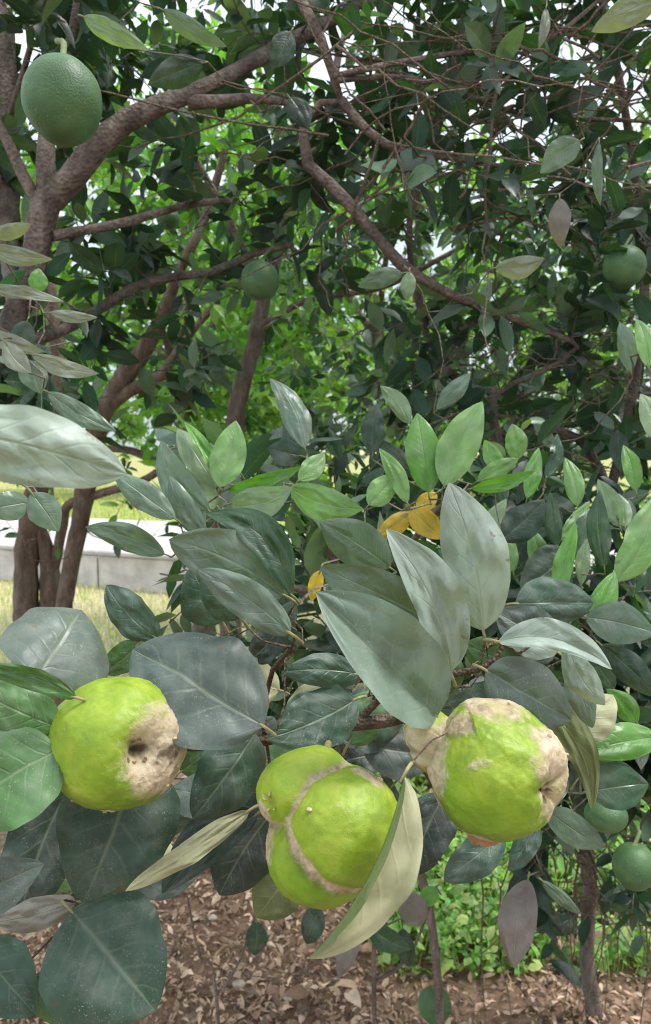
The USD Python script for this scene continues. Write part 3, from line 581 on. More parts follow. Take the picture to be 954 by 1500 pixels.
t1 = (v, f, uv, c); v2, f2, uv2, c2 = scatter_leaves(650, litter_xy, (.004, .034), (.035, .065), .45, brown, lr, 'citrus', (6, 2), fold=(-.2, 1.0))
tag(put_leaves('leaf_litter', np.vstack([v, v2]), np.vstack([f, f2 + len(v)]), np.vstack([uv, uv2]), np.vstack([c, c2]), 'dry_leaf'), 'brown broken dry leaves and chips covering the soil below the fruits', 'leaf litter', kind='stuff')
tw = []
for _ in range(900):
    x, y = litter_xy(lr); az = lr.uniform(0, 6.28); L = lr.uniform(.04, .22); z = gh(x, y) + lr.uniform(.004, .025); d = np.array([math.cos(az), math.sin(az), lr.normal(0, .1)])
    p = np.array([x, y, z]) + d * L * np.linspace(0, 1, 5)[:, None] + lr.normal(0, .004, (5, 3)); tw.append(tube(p, np.linspace(lr.uniform(.001, .003), .0008, 5), 4))
tag(obj('fallen_twigs', join(tw), 'dry_twig_bark', smooth=60), 'thin dry twigs scattered over the brown litter', 'twigs', kind='stuff')
def weeds(n, centre, spread, r):
    return lambda rr: tuple(np.array(centre) + rr.normal(0, 1, 2) * spread)
def weed_xy(r):
    while True:
        x, y = r.uniform(.12, 1.7), r.uniform(1.85, 3.4)
        if meshkit.fbm(np.array([x * 2.4, y * 2.4, 3.0]), 3, 8) > .28 + max(0, 1.98 - y) * .9: return x, y
wr = np.random.default_rng(31); green = [(.16, .32, .06), (.24, .40, .09), (.11, .25, .06), (.36, .44, .14), (.2, .28, .10)]
v, f, uv, c = scatter_leaves(16000, weed_xy, (.01, .13), (.016, .044), .6, green, wr, 'citrus', (4, 1), tilt=.5, lift=.15, fold=(.0, .5))
v2, f2, uv2, c2 = blades(2600, weed_xy, (.05, .17), (.0012, .003), green, wr, gz)
tag(put_leaves('ground_cover', np.vstack([v, v2]), np.vstack([f, f2 + len(v)]), np.vstack([uv, uv2]), np.vstack([c, c2]), 'weed_leaf'), 'low bright green weeds carpeting the soil behind the litter', 'weeds', kind='stuff')
for (px, py, s, lab) in ((350, 1456, .016, 'small pale stone on the brown litter below the pale curled leaf'), (622 - 200, 1480, .012, 'tiny tan stone in the litter at the bottom edge'), (312, 1352, .014, 'flat buff stone among the chips beneath the dark leaves')):
    d = 1.45 * FPX / (py - 650); p = P(px, py, d); m = trimesh.creation.icosphere(3, 1.0); q = np.array(m.vertices)
    q = q * (1 + .5 * (meshkit.fbm(q * 1.3 + px, 3, 4) - .5))[:, None] * np.array([s, s * .8, s * .5]); tag(obj('stone', (q + [p[0], p[1], gh(p[0], p[1]) + .022], np.array(m.faces)), 'stone', smooth=40), lab, 'stone')

# ------------------------------------------------------------------ fruits
def sm(x, a, b): t = np.clip((x - a) / (b - a), 0, 1); return t * t * (3 - 2 * t)
ICO = trimesh.creation.icosphere(6, 1.0); DIR = np.array(ICO.vertices)
def ang(c): return np.arccos(np.clip(DIR @ unit(np.array(c, float)), -1, 1))
def smax(a, b, k): h = np.clip(.5 + .5 * (a - b) / k, 0, 1); return b * (1 - h) + a * h + k * h * (1 - h)
def lobes(ls):
    rs = []
    for c, rho in ls:
        c = np.array(c, float); b = DIR @ c; q = np.maximum(rho ** 2 - (c @ c - b ** 2), 0); rs.append(np.where(rho ** 2 - (c @ c - b ** 2) > 0, b + np.sqrt(q), 0))
    return np.array(rs)
def fruit(px, py, d, rad, skin, label, extra):
    o = P(px, py, d); k = d / FPX; R = np.stack([RIGHT, UP, -FWD])            # fruit axes: right, up, towards the camera
    t = thing('quince_fruit', o, label, 'fruit', 'lumpy quince fruits on the front bough')
    v = o + (DIR * rad[:, None] * k) @ R
    obj('flesh', (v, np.array(ICO.faces)), 'quince_skin', t, smooth=True, attrs={'skin': skin})
    at = lambda dr, h=1.0: o + (unit(np.array(dr, float)) * np.interp(0, [0, 1], [rad[np.argmax(DIR @ unit(np.array(dr, float)))] * h, 0]) * k) @ R
    extra(t, at, R, k)
    return t
nz = lambda s, seed, o=4: meshkit.fbm(DIR * s + 10, o, seed) - .5
def crumbs(t, at, k, dirs, name, matname, s=5, seed=0):
    r = np.random.default_rng(seed); ms = []
    for dr in dirs:
        m = trimesh.creation.icosphere(2, 1.0); q = np.array(m.vertices) * (1 + .8 * (meshkit.fbm(np.array(m.vertices) * 2 + r.random() * 9, 2, seed) - .5))[:, None] * r.uniform(.5, 1.2, 3) * s * k
        obj(name, (q + at(dr), np.array(m.faces)), matname, t, smooth=50)
def sepals(t, at, R, k, c, rr, n, lean, matname, seed):
    r = np.random.default_rng(seed); c = unit(np.array(c, float)); u = unit(np.cross(c, [0, 1, .2])); w = np.cross(c, u)
    par = None
    for i in range(n):
        a = i / n * 6.28 + r.normal(0, .2); e = unit(c + (np.cos(a) * u + np.sin(a) * w) * rr)
        B = at(e, .98); tip = B + (unit(c * .5 + (np.cos(a) * u + np.sin(a) * w) * lean) @ R) * r.uniform(7, 12) * k
        vs, f, uv = leaves_mesh(B[None], tip[None], (c @ R)[None], 7 * k, .5, .5, .12, 0, 'lance', 5, 2, r.random())
        obj('sepal', (vs[0], f), matname, t, smooth=True)
def stalk(t, pts, w0, w1):
    p = smooth_path(np.array(pts), .004); obj('stalk', tube(p, np.linspace(w0, w1, len(p)), 8, True, .2), 'fruit_stalk', t, smooth=60)
# left fruit
D1 = .445; c1 = (58, -14 + 22, 78)
th = ang(c1); base = 1 / np.sqrt((DIR[:, 0] / 99) ** 2 + (DIR[:, 1] / 94) ** 2 + (DIR[:, 2] / 95) ** 2)
r1 = base * (1 + .15 * nz(1.5, 1) + .05 * nz(3.6, 2) + .012 * nz(9, 15)) * (1 - .30 * np.exp(-(th / .22) ** 2) - .10 * np.exp(-(th / .45) ** 2) + .055 * np.exp(-((th - .62) / .22) ** 2))
th2 = ang((92, -2, 52)); rus = sm(.90 - ang((86, -6, 48)) + .55 * nz(2.6, 3), -.1, .42); rus = np.maximum(rus, .9 * sm(.42 - ang((-5, -95, 15)) + .5 * nz(5, 4), 0, .2)); rus = np.maximum(rus, .75 * sm(.10 - ang((-52, 40, 75)) + .2 * nz(7, 9), 0, .08))
r1 = r1 * (1 + rus * (.05 * nz(9, 5) + .035 * nz(24, 6))) * (1 - .05 * np.exp(-(th2 / .13) ** 2))
rot = np.maximum(.97 * sm(.27 - th + .30 * nz(7, 7), 0, .22), .85 * sm(.22 - th2 + .5 * nz(8, 8), 0, .16)) * rus; rot = np.maximum(rot, .35 * rus * sm(nz(6, 14), .02, .2))
streak_shade = np.clip(.35 + .9 * nz(2.2, 12) - .35 * DIR[:, 1], 0, .8)  # random green streaks, plus shade painted into the underside
def ex1(t, at, R, k):
    sepals(t, at, R, k, c1, .20, 5, .25, 'dead_sepal', 3); crumbs(t, at, k, [(97, -25, 30), (96, 18, 40), (80, -50, 35), (-10, -90, 30), (-52, -72, 50)], 'scab', 'scab_skin', 4, 2)
    stalk(t, [at((-96, 12, -10), .95), P(66, 1070, .475), P(40, 1066, .50)], .0022, .0024)
fruit(172, 1087, D1, r1, np.stack([rus, rot, streak_shade], 1), 'yellow-green quince with a scabby brown hollow eye over a dusty dark leaf', ex1)
# middle fruit
L2 = lobes([((24, 8, 22), 84), ((-8, -30, 4), 82), ((-52, 50, 2), 52), ((-12, 64, -10), 48), ((10, -10, -20), 88)])
srt = np.sort(np.array([L2[0], L2[1], np.maximum(L2[2], L2[3]), L2[4]]), 0); seam = np.exp(-((srt[-1] - srt[-2]) / (9.0 + 9 * nz(3, 61))) ** 2)
r2 = smax(smax(smax(L2[0], L2[1], 12), smax(L2[2], L2[3], 30), 14), L2[4], 12); fr = (DIR[:, 2] > -.1)
r2 = r2 * (1 + .09 * nz(2.0, 21) + .04 * nz(4.5, 62) + .012 * nz(10, 63)) - 4.5 * seam * fr
left_edge = sm(.62 - ang((-92, -2, 12)) + .5 * nz(3, 22), 0, .3)
rus = np.clip(np.maximum(seam * (.85 + 1.3 * nz(4, 23)), left_edge * .85), 0, 1); rus = np.maximum(rus, .9 * sm(.30 - ang((60, 80, 30)) + .5 * nz(4, 25), 0, .2)); rus = np.maximum(rus, .35 * sm(.5 - ang((20, 40, 80)) + .8 * nz(5, 26), 0, .5))
r2 = r2 * (1 + rus * (.03 * nz(11, 24) + .025 * nz(26, 27)))
rot = np.maximum(.42 * rus * sm(nz(6, 72), .0, .2), .5 * sm(.12 - ang((-68, 48, 40)), 0, .1)); streak_shade = np.clip(.25 + .9 * nz(2.0, 28) - .5 * DIR[:, 1], 0, .85)
def ex2(t, at, R, k):
    sepals(t, at, R, k, (-70, 44, 40), .06, 4, .9, 'scab_skin', 5); crumbs(t, at, k, [(-22, 50, 70), (72, 70, 20)], 'scab', 'scab_skin', 4, 7)
    stalk(t, [at((0, 100, -20), .96), P(484, 1080, .505), P(498, 1066, .53)], .0024, .0028)
fruit(479, 1209, .435, r2, np.stack([rus, rot, streak_shade], 1), 'bright green lobed quince with brown seams, partly behind the pale curled leaf', ex2)
# right fruit
c3 = (66, -10, 60); th = ang(c3); u3 = unit(np.cross(c3, [0, 1, 0])); w3 = np.cross(unit(np.array(c3, float)), u3); phi = np.arctan2(DIR @ w3, DIR @ u3)
L3 = lobes([((0, -2, 0), 93), ((-4, 26, -8), 74), ((-92, 44, -30), 37), ((-86, 18, -32), 34), ((34, 8, 6), 62)])
srt = np.sort(L3, 0); seam = np.exp(-((srt[-1] - srt[-2]) / 6.0) ** 2) * (DIR[:, 0] < -.4)
r3 = smax(smax(smax(smax(L3[0], L3[1], 14), L3[2], 8), L3[3], 8), L3[4], 16) * (1 + .15 * nz(1.9, 41) + .06 * nz(3.8, 64) + .014 * nz(9, 65))
crease = np.abs(np.cos(2.5 * phi + .4)) ** 6
r3 = r3 * (1 - .22 * np.exp(-(th / .20) ** 2) - .10 * crease * np.exp(-((th - .22) / .22) ** 2) + .05 * np.exp(-((th - .55) / .2) ** 2))
rus = sm(.98 - ang((90, 6, 26)) + .75 * nz(2.3, 43), -.15, .5); rus = np.maximum(rus, sm(.62 - ang((0, 96, 8)) + .6 * nz(2.8, 44), -.12, .42)); rus = np.maximum(rus, sm(-.95 - DIR[:, 0] * 1.15 + .5 * nz(4, 45), -.3, .25) * .95)
rus = np.maximum(rus, .95 * sm(.36 - ang((-28, -92, 30)) + .4 * nz(5, 46), 0, .2)); rus = np.maximum(rus, .7 * sm(.26 - ang((-38, 34, 74)) + .5 * nz(4, 47), 0, .25)); rus = np.maximum(rus, seam)
r3 = r3 * (1 + rus * (.032 * nz(9, 48) + .028 * nz(24, 49))) - 3 * seam
rot = np.maximum(.42 * rus * sm(nz(5, 71), .0, .22), .75 * sm(.10 - th + .06 * nz(9, 50), 0, .07)); rot = np.maximum(rot, .28 * crease * np.exp(-((th - .2) / .16) ** 2)); streak_shade = np.clip(.3 + .9 * nz(2.3, 51) - .6 * DIR[:, 1], 0, .85)
def ex3(t, at, R, k):
    sepals(t, at, R, k, c3, .12, 5, .2, 'dead_sepal', 9); crumbs(t, at, k, [(82, -62, 20), (96, 28, 20), (70, 56, 30), (20, 99, 10)], 'scab', 'scab_skin', 4, 11)
    B = at((-50, -88, 20), .97); T = at((4, -96, 22), 1.0); vs, f, uv = leaves_mesh(B[None], (T + np.array([0, 0, -.001]))[None], unit(np.array([.2, -1, -.4]))[None], 26 * k, .2, .5, .1, .02, 'citrus', 8, 3, .3, wav=.06)
    obj('torn_flap', (vs[0], f), 'torn_skin', t, smooth=True)
    stalk(t, [at((-90, 40, -40), .9), P(606, 1052, .50), P(588, 1052, .53)], .0026, .003)
fruit(724, 1127, .445, r3, np.stack([rus, rot, streak_shade], 1), 'largest quince, half tan and scabby with puckered pale end, below the drooping grey leaves', ex3)

ICO5 = trimesh.creation.icosphere(5, 1.0); D5 = np.array(ICO5.vertices)
def citrus(px, py, d, rx, ry, label, hang):
    o = P(px, py, d); k = d / FPX; R = np.stack([RIGHT, UP, -FWD])
    t = thing('citrus_fruit', o, label, 'fruit', 'round green citrus fruits hanging in the trees'); h = D5[:, 1]
    rad = np.stack([D5[:, 0] * rx, D5[:, 1] * ry * (1 - .05 * np.exp(-((1 - h) / .06) ** 2)), D5[:, 2] * rx], 1) * (1 + .10 * (meshkit.fbm(D5 * 1.1 + px, 3, 3) - .5))[:, None]
    obj('rind', (o + (rad * k) @ R, np.array(ICO5.faces)), 'citrus_skin', t, smooth=True)
    top = o + (np.array([0, ry * .95, 0]) * k) @ R; q = np.array(trimesh.creation.icosphere(2, 1).vertices) * np.array([5, 5, 2.4]) * k * rx / 30 * .9
    a = np.arctan2(q[:, 1], q[:, 0]); q[:, :2] *= (1 + .3 * np.cos(5 * a))[:, None]
    obj('calyx', (q + top, np.array(trimesh.creation.icosphere(2, 1).faces)), 'calyx_green', t, smooth=True)
    hp = P(*hang); p = smooth_path(np.array([top, (top + hp) / 2 + [.004, 0, .006], hp]), .006); obj('stalk', tube(p, np.linspace(.0022, .0026, len(p)) * min(1.3, rx / 28), 7), 'calyx_green', t, smooth=60)
    if px != 915: CLEAR.append((px, py, d, max(rx, ry) + 16))
    return t
citrus(92, 147, .66, 56, 63, 'largest green citrus fruit in focus hanging near the trunk at the upper corner', (84, 60, .80))
citrus(381, 411, 1.2, 28, 29, 'round green citrus fruit in front of the slim brown trunk amid the trees', (400, 362, 1.3))
citrus(915, 391, 1.1, 30, 31, 'hazy dark green citrus fruit high at the edge beside a pale leaf', (925, 345, 1.12))
citrus(246, 320, 2.1, 17, 16, 'small far green citrus fruit under the curved bough, backed by bright leaves', (252, 296, 2.05))
citrus(888, 1194, .82, 30, 24, 'green citrus fruit half hidden under a round glossy leaf beside the scabby quince', (892, 1150, .84))
citrus(930, 1269, .90, 31, 33, 'green citrus fruit with a pale shine cut by the frame edge, above the weeds', (934, 1215, .92))
citrus(637, 1472, 1.45, 24, 25, 'lowest green citrus fruit, just above the brown litter at the bottom edge', (640, 1425, 1.46))
for (x, y, r) in ((172, 1087, 105), (479, 1209, 120), (724, 1127, 105)): CLEAR.append((x, y, .46, r))

# ------------------------------------------------------------------ plants: wood first, so that leaves know what to leave clear
def limbs_of(*rows): return [smooth_path(limb_px(r), .03) for r in rows]
def protect(rows, rad):
    for a, b in zip(rows[:-1], rows[1:]):
        for t in np.linspace(0, 1, 6): q = np.array(a) * (1 - t) + np.array(b) * t; CLEAR.append((q[0], q[1], q[2], q[3] / 2 + rad))
T1 = [[(-125, 1990, 1.2, 80), (-115, 1300, 1.2, 60), (-90, 800, 1.17, 52), (-35, 590, 1.14, 46), (14, 480, 1.12, 38), (46, 400, 1.1, 37), (60, 330, 1.1, 40), (70, 288, 1.1, 42)],
      [(74, 292, 1.1, 40), (104, 262, 1.09, 40), (140, 216, 1.08, 38), (186, 176, 1.08, 33), (232, 154, 1.08, 29), (280, 136, 1.1, 25), (330, 112, 1.12, 21), (382, 84, 1.15, 24), (440, 52, 1.2, 20), (520, 10, 1.25, 16), (600, -60, 1.3, 12)],
      [(276, 150, 1.1, 24), (318, 148, 1.1, 18), (362, 144, 1.1, 15), (402, 146, 1.12, 12), (424, 152, 1.12, 8)],
      [(70, 300, 1.1, 34), (68, 240, 1.1, 28), (70, 180, 1.12, 22), (84, 120, 1.13, 18), (104, 60, 1.14, 15), (116, -20, 1.15, 12), (122, -140, 1.2, 9)],
      [(58, 300, 1.1, 20), (36, 262, 1.09, 17), (10, 205, 1.08, 15), (-30, 130, 1.08, 14), (-80, 20, 1.1, 12)],
      [(78, 346, 1.1, 16), (130, 336, 1.14, 15), (184, 326, 1.18, 14), (236, 310, 1.22, 12), (290, 297, 1.26, 10), (340, 294, 1.28, 7)],
      [(44, 500, 1.12, 18), (90, 484, 1.2, 17), (140, 456, 1.28, 16), (196, 422, 1.32, 15), (250, 406, 1.34, 13), (310, 398, 1.36, 12), (372, 372, 1.36, 10), (430, 358, 1.36, 8)],
      [(24, 470, 1.12, 24), (14, 360, 1.3, 30), (8, 240, 1.36, 38), (6, 120, 1.38, 38), (2, 20, 1.4, 34), (-10, -120, 1.4, 28)],
      [(40, 70, 1.3, 9), (34, 20, 1.3, 9), (20, -60, 1.3, 8)]]
T1[8] = [(8, 190, 1.37, 10), (30, 120, 1.32, 10), (44, 70, 1.3, 9), (34, 10, 1.3, 8), (20, -60, 1.3, 7)]
for i in (0, 1, 2, 5, 6): protect(T1[i][1:] if i == 0 else T1[i], 8 if i in (1, 2) else 3)
T2 = [[(340, 1330, 2.5, 40), (338, 900, 2.46, 34), (344, 640, 2.42, 28), (354, 565, 2.4, 26), (374, 500, 2.4, 24), (386, 440, 2.4, 22), (404, 376, 2.4, 20), (420, 300, 2.4, 17), (470, 200, 2.4, 14), (500, 60, 2.45, 11)],
      [(386, 440, 2.4, 13), (350, 350, 2.3, 11), (290, 240, 2.2, 10), (250, 180, 2.15, 8)], [(380, 480, 2.4, 12), (450, 440, 2.3, 10), (560, 420, 2.25, 9), (680, 360, 2.2, 7)]]
protect(T2[0][2:7], 6)
T3 = [[(872, 1490, 1.85, 25), (860, 1400, 1.82, 21), (864, 1300, 1.8, 22), (854, 1200, 1.76, 20), (846, 1050, 1.66, 21), (820, 900, 1.56, 21), (780, 780, 1.5, 23), (742, 690, 1.44, 18), (724, 620, 1.4, 13), (722, 568, 1.36, 10)],
      [(722, 580, 1.37, 8), (752, 562, 1.36, 8), (790, 545, 1.35, 7), (846, 508, 1.3, 7), (770, 474, 1.25, 10), (690, 444, 1.2, 13), (632, 416, 1.15, 15), (585, 384, 1.12, 17), (528, 318, 1.1, 18), (484, 270, 1.1, 17), (452, 242, 1.1, 17), (444, 200, 1.1, 15), (446, 176, 1.12, 12)],
      [(446, 180, 1.12, 10), (470, 150, 1.12, 10), (500, 148, 1.1, 11), (486, 104, 1.08, 14), (470, 54, 1.06, 15), (446, 10, 1.06, 15), (420, -60, 1.1, 12)],
      [(500, 146, 1.1, 13), (540, 192, 1.1, 13), (592, 222, 1.12, 10), (660, 230, 1.14, 9), (740, 245, 1.16, 7)],
      [(488, 112, 1.08, 10), (560, 96, 1.1, 9), (640, 82, 1.12, 8), (720, 72, 1.14, 8), (800, 60, 1.16, 7), (890, -10, 1.2, 6)],
      [(494, 118, 1.08, 9), (560, 112, 1.12, 8), (640, 122, 1.14, 8), (740, 160, 1.16, 7), (830, 172, 1.16, 6), (960, 178, 1.2, 5)],
      [(846, 1050, 1.66, 14), (870, 900, 1.6, 14), (890, 740, 1.5, 14), (872, 676, 1.45, 14), (846, 642, 1.42, 13), (800, 628, 1.4, 11), (770, 634, 1.4, 9)],
      [(890, 740, 1.5, 14), (930, 560, 1.5, 14), (945, 400, 1.5, 14), (930, 250, 1.45, 12), (900, 80, 1.4, 11), (860, -80, 1.4, 9)],
      [(724, 620, 1.4, 12), (640, 520, 1.5, 12), (618, 460, 1.5, 11), (600, 330, 1.5, 10), (640, 200, 1.45, 9), (680, 40, 1.4, 8)],
      [(820, 900, 1.56, 16), (790, 1080, 1.62, 20), (778, 1200, 1.66, 22), (774, 1300, 1.7, 20), (770, 1380, 1.74, 16)]]
protect(T3[1][4:], 5); protect(T3[2], 5)
protect(T3[3], 2); protect(T3[0][:4], 6)
T4 = [[(44, 1210, 2.7, 44), (40, 1000, 2.7, 40), (38, 860, 2.68, 36), (44, 770, 2.66, 34), (62, 690, 2.62, 32), (90, 600, 2.6, 28), (80, 480, 2.6, 22), (60, 330, 2.6, 16)],
      [(76, 1210, 2.72, 40), (74, 960, 2.72, 34), (74, 850, 2.7, 30), (66, 800, 2.68, 22), (52, 760, 2.66, 20)],
      [(92, 1210, 2.6, 30), (92, 940, 2.6, 26), (100, 850, 2.58, 24), (116, 770, 2.55, 26), (130, 690, 2.5, 30), (148, 612, 2.45, 29), (180, 555, 2.4, 30), (214, 508, 2.38, 26), (238, 462, 2.36, 21), (262, 400, 2.3, 15), (300, 320, 2.3, 14), (330, 220, 2.3, 10)],
      [(158, 596, 2.44, 22), (190, 572, 2.4, 20), (232, 552, 2.36, 17), (270, 500, 2.3, 12), (320, 440, 2.3, 9)],
      [(76, 850, 2.7, 16), (92, 770, 2.66, 15), (100, 740, 2.6, 14), (150, 722, 2.5, 13), (200, 708, 2.4, 12), (244, 684, 2.3, 11)]]
for i in (0, 1, 2, 3): protect(T4[i], 5)
YT = [[(650, 1600, 1.35, 14), (640, 1420, 1.32, 13), (622, 1300, 1.28, 13), (570, 1150, 1.2, 14), (520, 1000, 1.1, 16), (500, 880, 1.02, 15), (484, 790, .96, 13), (480, 740, .90, 11)],
      [(500, 880, 1.02, 11), (400, 850, .92, 10), (330, 800, .82, 9), (312, 760, .78, 8)], [(500, 880, 1.02, 11), (580, 820, .94, 10), (630, 760, .85, 9), (652, 735, .80, 7)], [(520, 1000, 1.1, 12), (640, 900, 1.05, 11), (720, 820, .95, 9)]]
QT = [[(-620, 2900, .66, 120), (-600, 2000, .66, 100), (-560, 1500, .65, 84), (-480, 1200, .63, 64)],
      [(-520, 1300, .64, 60), (-300, 1130, .58, 34), (-120, 1084, .54, 27), (-20, 1070, .53, 24), (60, 1066, .525, 22), (150, 1082, .54, 20), (260, 1092, .55, 18), (390, 1084, .54, 17), (480, 1066, .54, 18), (560, 1056, .535, 22), (592, 1050, .53, 20)],
      [(580, 1054, .53, 14), (604, 1020, .52, 12), (636, 992, .51, 11), (672, 986, .50, 10), (706, 980, .50, 9), (728, 962, .50, 8), (738, 944, .50, 7)],
      [(-560, 1500, .65, 50), (-440, 1000, .52, 26), (-280, 720, .40, 16), (-160, 640, .335, 10)],
      [(-520, 1300, .64, 40), (-300, 1340, .60, 26), (-60, 1330, .56, 16), (60, 1318, .54, 12), (110, 1332, .51, 8)],
      [(390, 1084, .54, 10), (384, 1040, .54, 9), (400, 980, .53, 8), (428, 948, .50, 7)],
      [(520, 1062, .54, 12), (560, 1020, .53, 10), (610, 940, .50, 9), (640, 900, .49, 7)]]

# the quince bough in front
qt = thing('quince_tree', ground_at(-620, .66), 'quince bough with broad grey-green dusty leaves in front of the citrus trees', 'tree')
ql = limbs_of(*QT); ends = [hero_leaf(qt, h, 100 + i, 'quince', 'quince_leaf', .012, 'fruit_stalk') for i, h in enumerate(HEROES['Q'])]
br = np.random.default_rng(5)
for i in range(62):                                                     # the leaves on the far side of the bough
    x, y = (br.uniform(-40, 330), br.uniform(1080, 1300)) if i < 18 else (br.uniform(300, 880), br.uniform(880, 1190))
    a = br.uniform(0, 6.28); L = br.uniform(60, 120); d = br.uniform(.58, .74)
    ends.append(hero_leaf(qt, [x, y, x + L * math.cos(a), y + L * math.sin(a) * .8, L * br.uniform(.6, .8), d, d + br.uniform(-.03, .03), br.uniform(4, 25), br.uniform(4, 25), .05, 0, 't' if br.random() < .93 else 'u', ['qd', 'qk', 'qs', 'qm'][br.integers(0, 4)]], 300 + i, 'quince', 'quince_leaf', .012, 'fruit_stalk'))
g = grow(ql, [], np.random.default_rng(1), ends, twig_r=.0011)
plant_wood(qt, ql, ['trunk'] + ['branch'] * 9, g['twigs'], 'quince_bark', 'quince_bark', .0008, 60, 12)

VIS = []   # all scattered leaves of all trees, to find the ones that show largest
def citrus_tree(name, base, label, limbs, names, att, seed, heroes=(), bark_main='citrus_bark', **kw):
    t = thing(name, base, label, 'tree', None); r = np.random.default_rng(seed)
    ends = [hero_leaf(t, h, 1000 * seed + i, 'citrus', 'citrus_leaf', .008, 'calyx_green') for i, h in enumerate(heroes)]
    smax_ = kw.pop('singles', 300); sr = kw.pop('single_r', .0030); dry = kw.pop('dry', None)
    g = grow(limbs, att, r, ends, **kw)
    plant_wood(t, limbs, names, g['twigs'], bark_main, bark_main, sr)
    VIS.append((t, g, smax_ - len(heroes)))
    if dry: tag(obj('dry_twigs', join(dry), 'dry_twig_bark', t, smooth=60), kind='stuff')
    return t
r = np.random.default_rng(77)
att = blob(r, 25, (-300, 560), (-800, -260), (1.0, 1.9)) + blob(r, 135, (-250, 520), (-260, 60), (1.0, 1.7)) + blob(r, 60, (-150, 480), (40, 240), (1.2, 1.8)) + blob(r, 52, (-100, 330), (330, 640), (1.15, 1.6)) + blob(r, 16, (-80, 150), (390, 660), (1.0, 1.12)) + blob(r, 30, (150, 520), (200, 420), (1.2, 1.6))  # first group: unseen crown overhead, added to block light from above
citrus_tree('citrus_tree', ground_at(-125, 1.2), 'near citrus tree with dark leaning trunk and thick curved bough over a small far fruit', limbs_of(*T1), ['trunk'] + ['branch'] * 9, att, 2, HEROES['L'])
dry = []
for _ in range(150):
    a = P(r.uniform(640, 960), r.uniform(440, 720), r.uniform(1.2, 1.7)); d = unit(np.array([r.normal(0, 1), r.normal(0, .5), r.normal(0, .35)])); L = r.uniform(.05, .22); n_ = 7
    p = a + d * L * np.linspace(0, 1, n_)[:, None] + unit(r.normal(0, 1, 3)) * L * .18 * (4 * np.linspace(0, 1, n_) * np.linspace(1, 0, n_))[:, None] + r.normal(0, .002, (n_, 3)); dry.append(tube(p, np.linspace(r.uniform(.0010, .0024), .0007, n_), 5, False))
for _ in range(130):
    a = P(r.uniform(470, 960), r.uniform(40, 340), r.uniform(1.02, 1.4)); d = unit(np.array([r.normal(0, 1), r.normal(0, .35), r.normal(0, .4)])); L = r.uniform(.12, .45); n_ = 11; tt = np.linspace(0, 1, n_)
    p = a + d * L * tt[:, None] + unit(r.normal(0, 1, 3)) * L * .13 * (4 * tt * (1 - tt))[:, None] + r.normal(0, .003, (n_, 3)); dry.append(tube(p, np.linspace(r.uniform(.0014, .0032), .0007, n_), 5, False))
for _ in range(26):                                                   # thin twigs that droop towards the weeds
    x0 = r.uniform(740, 960); a = P(x0, r.uniform(1130, 1230), r.uniform(1.3, 1.7)); b = P(x0 + r.normal(20, 70), r.uniform(1330, 1520), r.uniform(1.4, 1.8)); n_ = 10; tt = np.linspace(0, 1, n_)[:, None]
    p = a * (1 - tt) + b * tt + np.array([r.normal(0, .06), r.normal(0, .05), .05]) * (4 * tt * (1 - tt)) + r.normal(0, .004, (n_, 3)); dry.append(tube(p, np.linspace(r.uniform(.002, .0042), .0011, n_), 5, False))
    for _ in range(3):
        k = r.integers(2, 9); q = p[k] + np.array([r.normal(0, .06), r.normal(0, .05), r.normal(-.02, .05)]) * np.linspace(0, 1, 5)[:, None] + r.normal(0, .002, (5, 3)); dry.append(tube(q, np.linspace(.0016, .0007, 5), 4, False))
att = blob(r, 40, (430, 1250), (-850, -280), (1.0, 2.0)) + blob(r, 250, (430, 1200), (-280, 330), (1.05, 1.9)) + blob(r, 135, (520, 1200), (330, 640), (1.15, 2.0)) + blob(r, 150, (720, 1250), (640, 1120), (.95, 1.7)) + blob(r, 24, (760, 1050), (1130, 1420), (1.35, 1.8)) + blob(r, 40, (820, 1050), (900, 1200), (.95, 1.4))  # first group is out of view, added to shade the leaves below
citrus_tree('citrus_tree', ground_at(866, 1.85), 'citrus tree with slim reddish trunk in the weeds and a tangle of dry twigs', limbs_of(*T3), ['trunk'] + ['branch'] * 12, att, 3, HEROES['R'], dry=dry)
att = blob(r, 90, (380, 830), (670, 980), (.98, 1.5)) + blob(r, 14, (290, 400), (700, 860), (.85, 1.1)) + blob(r, 40, (300, 760), (930, 1120), (1.0, 1.5))
citrus_tree('citrus_tree', ground_at(650, 1.35), 'young low citrus tree with bright upright shoots and yellow leaves behind the quince bough', limbs_of(*YT), ['trunk'] + ['branch'] * 9, att, 4, HEROES['Y'], dmin=.8, cols=('cg', 'cm', 'cp', 'cd'))
att = blob(r, 115, (60, 900), (-350, 200), (2.0, 3.0)) + blob(r, 220, (400, 950), (200, 700), (2.0, 3.0))
citrus_tree('citrus_tree', ground_at(340, 2.5), 'citrus tree with slim brown upright trunk standing behind the round middle fruit', limbs_of(*T2), ['trunk'] + ['branch'] * 9, att, 5, (), dmin=1.8, cols=('cm', 'cd', 'cm', 'cg'), singles=300)
att = blob(r, 70, (-350, 350), (-300, 300), (2.2, 3.2)) + blob(r, 105, (-350, 420), (300, 680), (2.1, 3.0)) + blob(r, 30, (-200, 300), (680, 810), (2.2, 3.2)) + blob(r, 85, (170, 470), (180, 630), (2.3, 3.2))
citrus_tree('citrus_tree', ground_at(60, 2.7), 'citrus tree of several brown stems in front of the kerb with a thick slanting limb', limbs_of(*T4), ['trunk', 'trunk', 'trunk'] + ['branch'] * 9, att, 6, (), dmin=1.9, cols=('cb', 'fb', 'cm', 'cb'), bark_main='stem_bark')
